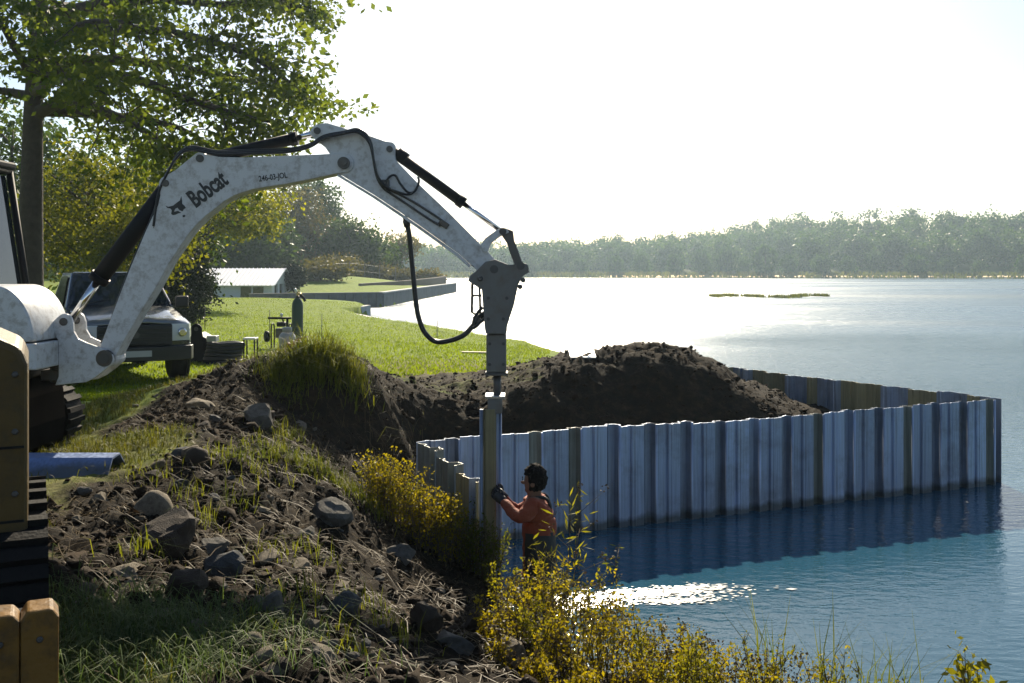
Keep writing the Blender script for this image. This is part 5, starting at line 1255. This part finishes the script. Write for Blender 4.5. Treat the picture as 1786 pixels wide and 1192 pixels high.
M['goldgreen'] = leaf_mat('yellow_green_weeds', (.09,.09,.014), (.28,.26,.03), .5, (1.5,1.45,.4), clump=4)
M['stem'] = mat('dry_stems', (.10,.07,.035), .8, var=.4)
rng = np.random.default_rng(8)
n = 90000; d = 13 + 45*rng.uniform(0,1,n)**1.7; px = rng.uniform(-20,960,n); xs = (px-CX)/FPX*d
ok = (shore_dist(xs,d) > .15) & (mud_mask(xs,d) < .45); xs = xs[ok]; d = d[ok]
g = blade_mesh("lawn_grass", np.c_[xs,d,land_z(xs,d)-.005], .055, .022, rng, M['grass'], .8)
tag(link_mesh("lawn_grass", g), "short bright green lawn grass", "grass", kind='stuff')
n = 60000; xs = rng.uniform(-5.0,.4,n); ys = rng.uniform(3.5,13,n); mk = mud_mask(xs,ys)
cl = np.array([noise.noise((a*1.4,b*1.4,2.0)) for a,b in zip(xs,ys)])
ok = (mk + cl*.8 < .32+.14*rng.normal(size=n)) & (shore_dist(xs,ys) > .1); xs = xs[ok]; ys = ys[ok]
g = blade_mesh("bank_grass", np.c_[xs,ys,land_z(xs,ys)-.005], .075, .007, rng, M['bank_grass'], 1.1, .7)
tag(link_mesh("bank_grass", g), "trampled green grass on the near bank", "grass", kind='stuff')
# long grass tuft, foot of the frame
n = 3600; a_ = rng.normal(size=(n,2))*np.array([.42,.28])+np.array([-1.72,4.35]); g = blade_mesh("bank_grass", np.c_[a_,land_z(a_[:,0],a_[:,1])-.01], .15, .0045, rng, M['long_grass'], 2.0, .6, .15)
tag(link_mesh("long_grass", g), "long pale green grass combed over at the bottom of the frame", "grass", kind='stuff')
# straw, roots and twigs strewn over the earth
n = 6500; xs = rng.uniform(-4,1.0,n*2); ys = rng.uniform(3.7,12.5,n*2); ok = (mud_mask(xs,ys) > .4) & (shore_dist(xs,ys) > .05); xs = xs[ok][:n]; ys = ys[ok][:n]; n = len(xs)
an = rng.uniform(0,2*pi,n); L_ = rng.gamma(2,.05,n)+.03; dz = rng.uniform(-.05,.25,n)
p0 = np.c_[xs,ys,land_z(xs,ys)+.015]; x1 = xs+np.cos(an)*L_; y1 = ys+np.sin(an)*L_; p1 = np.c_[x1,y1,land_z(x1,y1)+.015+np.abs(dz)*L_]; pm = (p0+p1)/2 + np.c_[rng.normal(size=(n,2))*.015, np.full(n,.02)]
sd = np.c_[-np.sin(an),np.cos(an),np.zeros(n)]*.0019
V = np.stack([p0-sd,p0+sd,pm+sd,pm-sd,p1+sd*.4,p1-sd*.4],1).reshape(-1,3); b = (np.arange(n)*6)[:,None]
tag(link_mesh("straw_litter", np_mesh("straw_litter", V, np.concatenate([b+np.array([0,1,2,3]), b+np.array([3,2,4,5])]), [M['straw']])), "dry straw and root litter on the dug earth", "litter", kind='stuff')

def grass_clump(name, p, n, r, h, w, mt, label, group, seed, bend=1.0):
    rg = np.random.default_rng(seed); a_ = rg.normal(size=(n,2))*r; pts = np.c_[a_[:,0]+p.x, a_[:,1]+p.y, land_z(a_[:,0]+p.x, a_[:,1]+p.y)-.01]-np.array(p)
    o = link_mesh(name, blade_mesh(name, pts, h, w, rg, M[mt], bend, .5)); o.location = p; return tag(o, label, "grass clump", group)
def gp(x, y): return Vector((x, y, gz(x,y)))
hb = [(-2.25,11.55,"shaggy grass tuft hanging over the pit edge behind the heap"),(-1.95,11.75,"grass tuft right of the shaggy one on the pit edge"),(-2.55,11.4,"grass tuft on top of the heap left of the shaggy one")]
for k, (x, y, lab) in enumerate(hb):
    grass_clump("grass_clump", gp(x,y), 700 if k < 3 else 600, .15 if k < 3 else .17, [.36,.27,.24,.16,.14][k], .009, 'weed' if k < 3 else 'straw', lab, "grass tufts along the pit edge", 60+k, 1.4)
rd = [(260,840),(330,870),(420,900),(360,930),(470,960),(560,990),(520,1040),(640,1060),(600,1130),(700,1130),(430,1110),(300,760),(390,800),(250,960),(500,800),(540,820),(580,838),(610,856),(470,790),(430,815),(640,880),(500,765),(505,700)]
pts = []
for k, (px, py) in enumerate(rd):
    p = pix_ground(px, py) or gp(-1.6,9); a_ = rng.normal(size=(60 if k < 14 else 200,2))*(.10 if k < 14 else .15); pts.append(np.c_[a_[:,0]+p.x, a_[:,1]+p.y])
pts = np.concatenate(pts); g = blade_mesh("ridge_weeds", np.c_[pts, land_z(pts[:,0],pts[:,1])-.01], .13, .006, rng, M['weed'], 1.4, .7)
tag(link_mesh("ridge_weeds", g), "low green weeds on the ridge left of the yellow shrubs", "weeds", kind='stuff')

ORD = "first second third fourth fifth sixth seventh eighth ninth tenth eleventh twelfth thirteenth fourteenth fifteenth sixteenth seventeenth eighteenth nineteenth twentieth".split() + ["twenty-" + q for q in "first second third fourth fifth sixth seventh eighth ninth".split()]
def wild_plant(name, p, h, r, nst, nlf, lsize, mts, label, group, seed, parent=None, head=None, lean=(0,0), low=.15, asp=.5):
    """bunch of thin branching stems with small leaves"""
    rg = np.random.default_rng(seed); t = thing(name, p, label, "plant", group)
    st = MB(); C = []; Hd = []
    for k in range(nst):
        a_ = rg.uniform(0,2*pi); rr = r*rg.uniform(0,.5); hh = h*rg.uniform(.6,1.05)
        b0 = Vector((cos(a_)*rr, sin(a_)*rr, -.05)); tp = Vector((cos(a_)*r*rg.uniform(.5,1.3)+lean[0]*hh, sin(a_)*r*rg.uniform(.5,1.3)+lean[1]*hh, hh))
        md = b0.lerp(tp,.5)+Vector((rg.normal()*.02,rg.normal()*.02,hh*.06))
        c = smooth_curve([b0,md,tp],4); st.tube(c, [.0045*(1-.7*i/8) for i in range(9)], 4)
        for _ in range(5):
            f = rg.uniform(.35,.95); q = c[int(f*8)]; e_ = q+Vector((rg.normal()*.08,rg.normal()*.08,.05+.09*rg.uniform()))*(h*1.3)
            st.tube([q,e_],[.0025,.001],4)
            for s_ in np.linspace(.3,1,4): C.append(np.array(q.lerp(e_,s_))+rg.normal(size=3)*.012)
            if head: Hd.append(np.array(e_))
        m = int(nlf/nst)
        for _ in range(m):
            f = low+(1-low)*rg.uniform()**.8; q = c[min(8,int(f*8.99))]; C.append(np.array(q)+rg.normal(size=3)*np.array([.035,.035,.02])*(h*1.5))
    so = st.build("stems", M['stem'], None); so.parent = t; so["kind"] = "stuff"
    C = np.array(C); V, F_ = leaf_quads(C, lsize, rg, asp, .5, -.2); link_mesh("leaves", np_mesh("leaves", V, F_, [M[mts[0]]]), t)["kind"] = "stuff"
    if head:
        Hd = np.array(Hd); Hd = np.repeat(Hd,9,0)+rg.normal(size=(len(Hd)*9,3))*np.array([.018,.018,.022]); V, F_ = leaf_quads(Hd, .018, rg, .7, .5); link_mesh("seed_heads", np_mesh("seed_heads", V, F_, [M[head]]), t)["kind"] = "stuff"
    return t
# yellow shrubs at the foot of the wing wall
ys_ = [(655,905),(690,900),(720,925),(745,905),(770,930),(800,920),(700,950),(735,965),(775,965),(812,950),(670,940),(826,968),(842,985),(850,1000)]
for k, (px, py) in enumerate(ys_):
    d = 8.9-.004*(py-905); x = (px-CX)/FPX*d; p = gp(x,d)
    wild_plant("yellow_shrub", p, .50+.06*(k%3), .17, 16, 620, .025, ['weed'] if k > 10 else ['gold'] if k % 3 else ['goldgreen'], ("dark leafy" if k > 10 else "yellow leafy") + " weed bush by the wing wall, %s counted from the heap" % ORD[sorted(ys_).index((px,py))], "yellow weed bushes by the wing wall", 120+k)
# reeds and golden weeds along the water at the foot of the picture
rb = [(.02,6.9,.62),(.10,6.4,.60),(.22,6.75,.66),(.30,6.3,.62),(.42,6.65,.72),(.50,6.2,.62),(.62,6.5,.66),(-.02,6.0,.42),(.16,5.85,.46),(.36,5.75,.46),(.55,5.85,.50),(.74,6.05,.52),(.70,5.6,.44),(.90,5.75,.42),(1.05,5.55,.42),(1.2,5.75,.44),(1.35,5.4,.42),(1.5,5.6,.46),(1.68,5.35,.46),(.95,6.1,.40),(1.85,5.5,.48),(.05,5.5,.30),(.30,5.3,.30),(.6,5.2,.32),(.9,5.2,.34),(1.2,5.1,.36),(1.5,5.05,.36),(1.15,5.95,.42),(1.62,5.15,.40),(1.9,5.2,.40),(1.42,5.85,.40),(1.72,5.75,.42),(1.05,5.3,.40),(1.3,5.2,.38)]
for k, (x, y, h) in enumerate(rb):
    thin = x > 1.1
    wild_plant("golden_weed", gp(x,y), h*RNG.uniform(.80,1.0), .15, 9 if not thin else 6, 520 if not thin else 300, .023 if not thin else .02, ['gold' if k % 4 else 'goldgreen'], "golden leafy weed at the water's edge, %s counted rightwards from the rocks" % ORD[sorted(q for q in rb if q[0] <= 1.1).index((x,y,h))] if not thin else "thin wispy golden weed over the blue water, %s counted from the dense weeds" % ORD[sorted(q for q in rb if q[0] > 1.1).index((x,y,h))], "golden weeds along the water" if not thin else "wispy weeds over the water", 160+k, head='straw' if k % 2 else None)
wild_plant("tall_weed", gp(.37,6.85), 1.18, .08, 2, 60, .075, ['goldgreen'], "tall single weed rising in front of the worker's back", None, 201, head='straw', asp=.16)
wild_plant("tall_weed", gp(.22,6.95), .74, .10, 2, 40, .07, ['goldgreen'], "leafy weed overlapping the worker's waist", None, 202, asp=.18)
wild_plant("tall_weed", gp(.58,6.75), .78, .10, 3, 80, .045, ['weed'], "upright weed right of the worker with red-brown tips", None, 203, head='straw', asp=.2)
wild_plant("tall_weed", gp(2.29,5.0), .62, .05, 5, 150, .05, ['goldgreen'], "lone weed spike at the bottom right corner over the water", None, 204)
for k, (x, y) in enumerate(((1.45,5.75),(1.75,5.6),(1.95,5.45),(2.05,5.25))):
    grass_clump("reed_clump", gp(x,y), 26, .05, .55, .008, 'weed', "thin green reed blades in the shallows, %s counted from the dense weeds" % ORD[k], "reed blades in the shallows", 220+k, .6)
# pale flecks added to build the patch of glitter below the wall
fm_ = mat('glitter_flecks', (.55,.55,.52), .28, 0, var=.2, vscale=9, spec=.8)
n = 2000; k_ = rng.choice(5, n, p=[.46,.2,.16,.12,.06]); pc_ = np.array([(1.05,8.62,.42,.085),(.55,8.36,.24,.06),(1.55,8.78,.20,.05),(1.45,8.46,.20,.04),(.25,8.12,.14,.04)])[k_]
q = rng.normal(size=(n,2)); cx_ = pc_[:,0]+pc_[:,2]*q[:,0]; cy_ = pc_[:,1]+pc_[:,3]*q[:,1]+.14*pc_[:,2]*q[:,0]
L_ = rng.gamma(2,.007,n)+.005; wd = L_*rng.uniform(.25,.5,n); tl = rng.normal(size=(n,2))*.10
dx = np.c_[L_, tl[:,0]*0, L_*tl[:,0]*.3]; dy = np.c_[np.zeros(n), wd, wd*tl[:,1]]
c_ = np.c_[cx_,cy_,.006+rng.uniform(0,.003,n)]
V = np.stack([c_-dx, c_-dy, c_+dx, c_+dy],1).reshape(-1,3)
tag(link_mesh("glitter_flecks", np_mesh("glitter_flecks", V, np.arange(n*4).reshape(-1,4), [fm_])), "pale flecks added for glitter on the water below the sheet pile wall", "glitter", kind='stuff')
# ---------------------------------------------------------------- haze
hz = MB().box2((-135,-62,-1.6),(262,452,36)).build("haze", [], None)
hm_ = bpy.data.materials.new("haze_air"); hm_.use_nodes = True; nt = hm_.node_tree; nt.nodes.remove(nt.nodes["Principled BSDF"])
pv = nt.nodes.new("ShaderNodeVolumePrincipled"); pv.inputs["Color"].default_value = (.64,.83,1.0,1); pv.inputs["Density"].default_value = .00037; pv.inputs["Anisotropy"].default_value = .6
nt.links.new(pv.outputs[0], nt.nodes["Material Output"].inputs["Volume"])
hz.data.materials.append(hm_); tag(hz, kind='stuff')
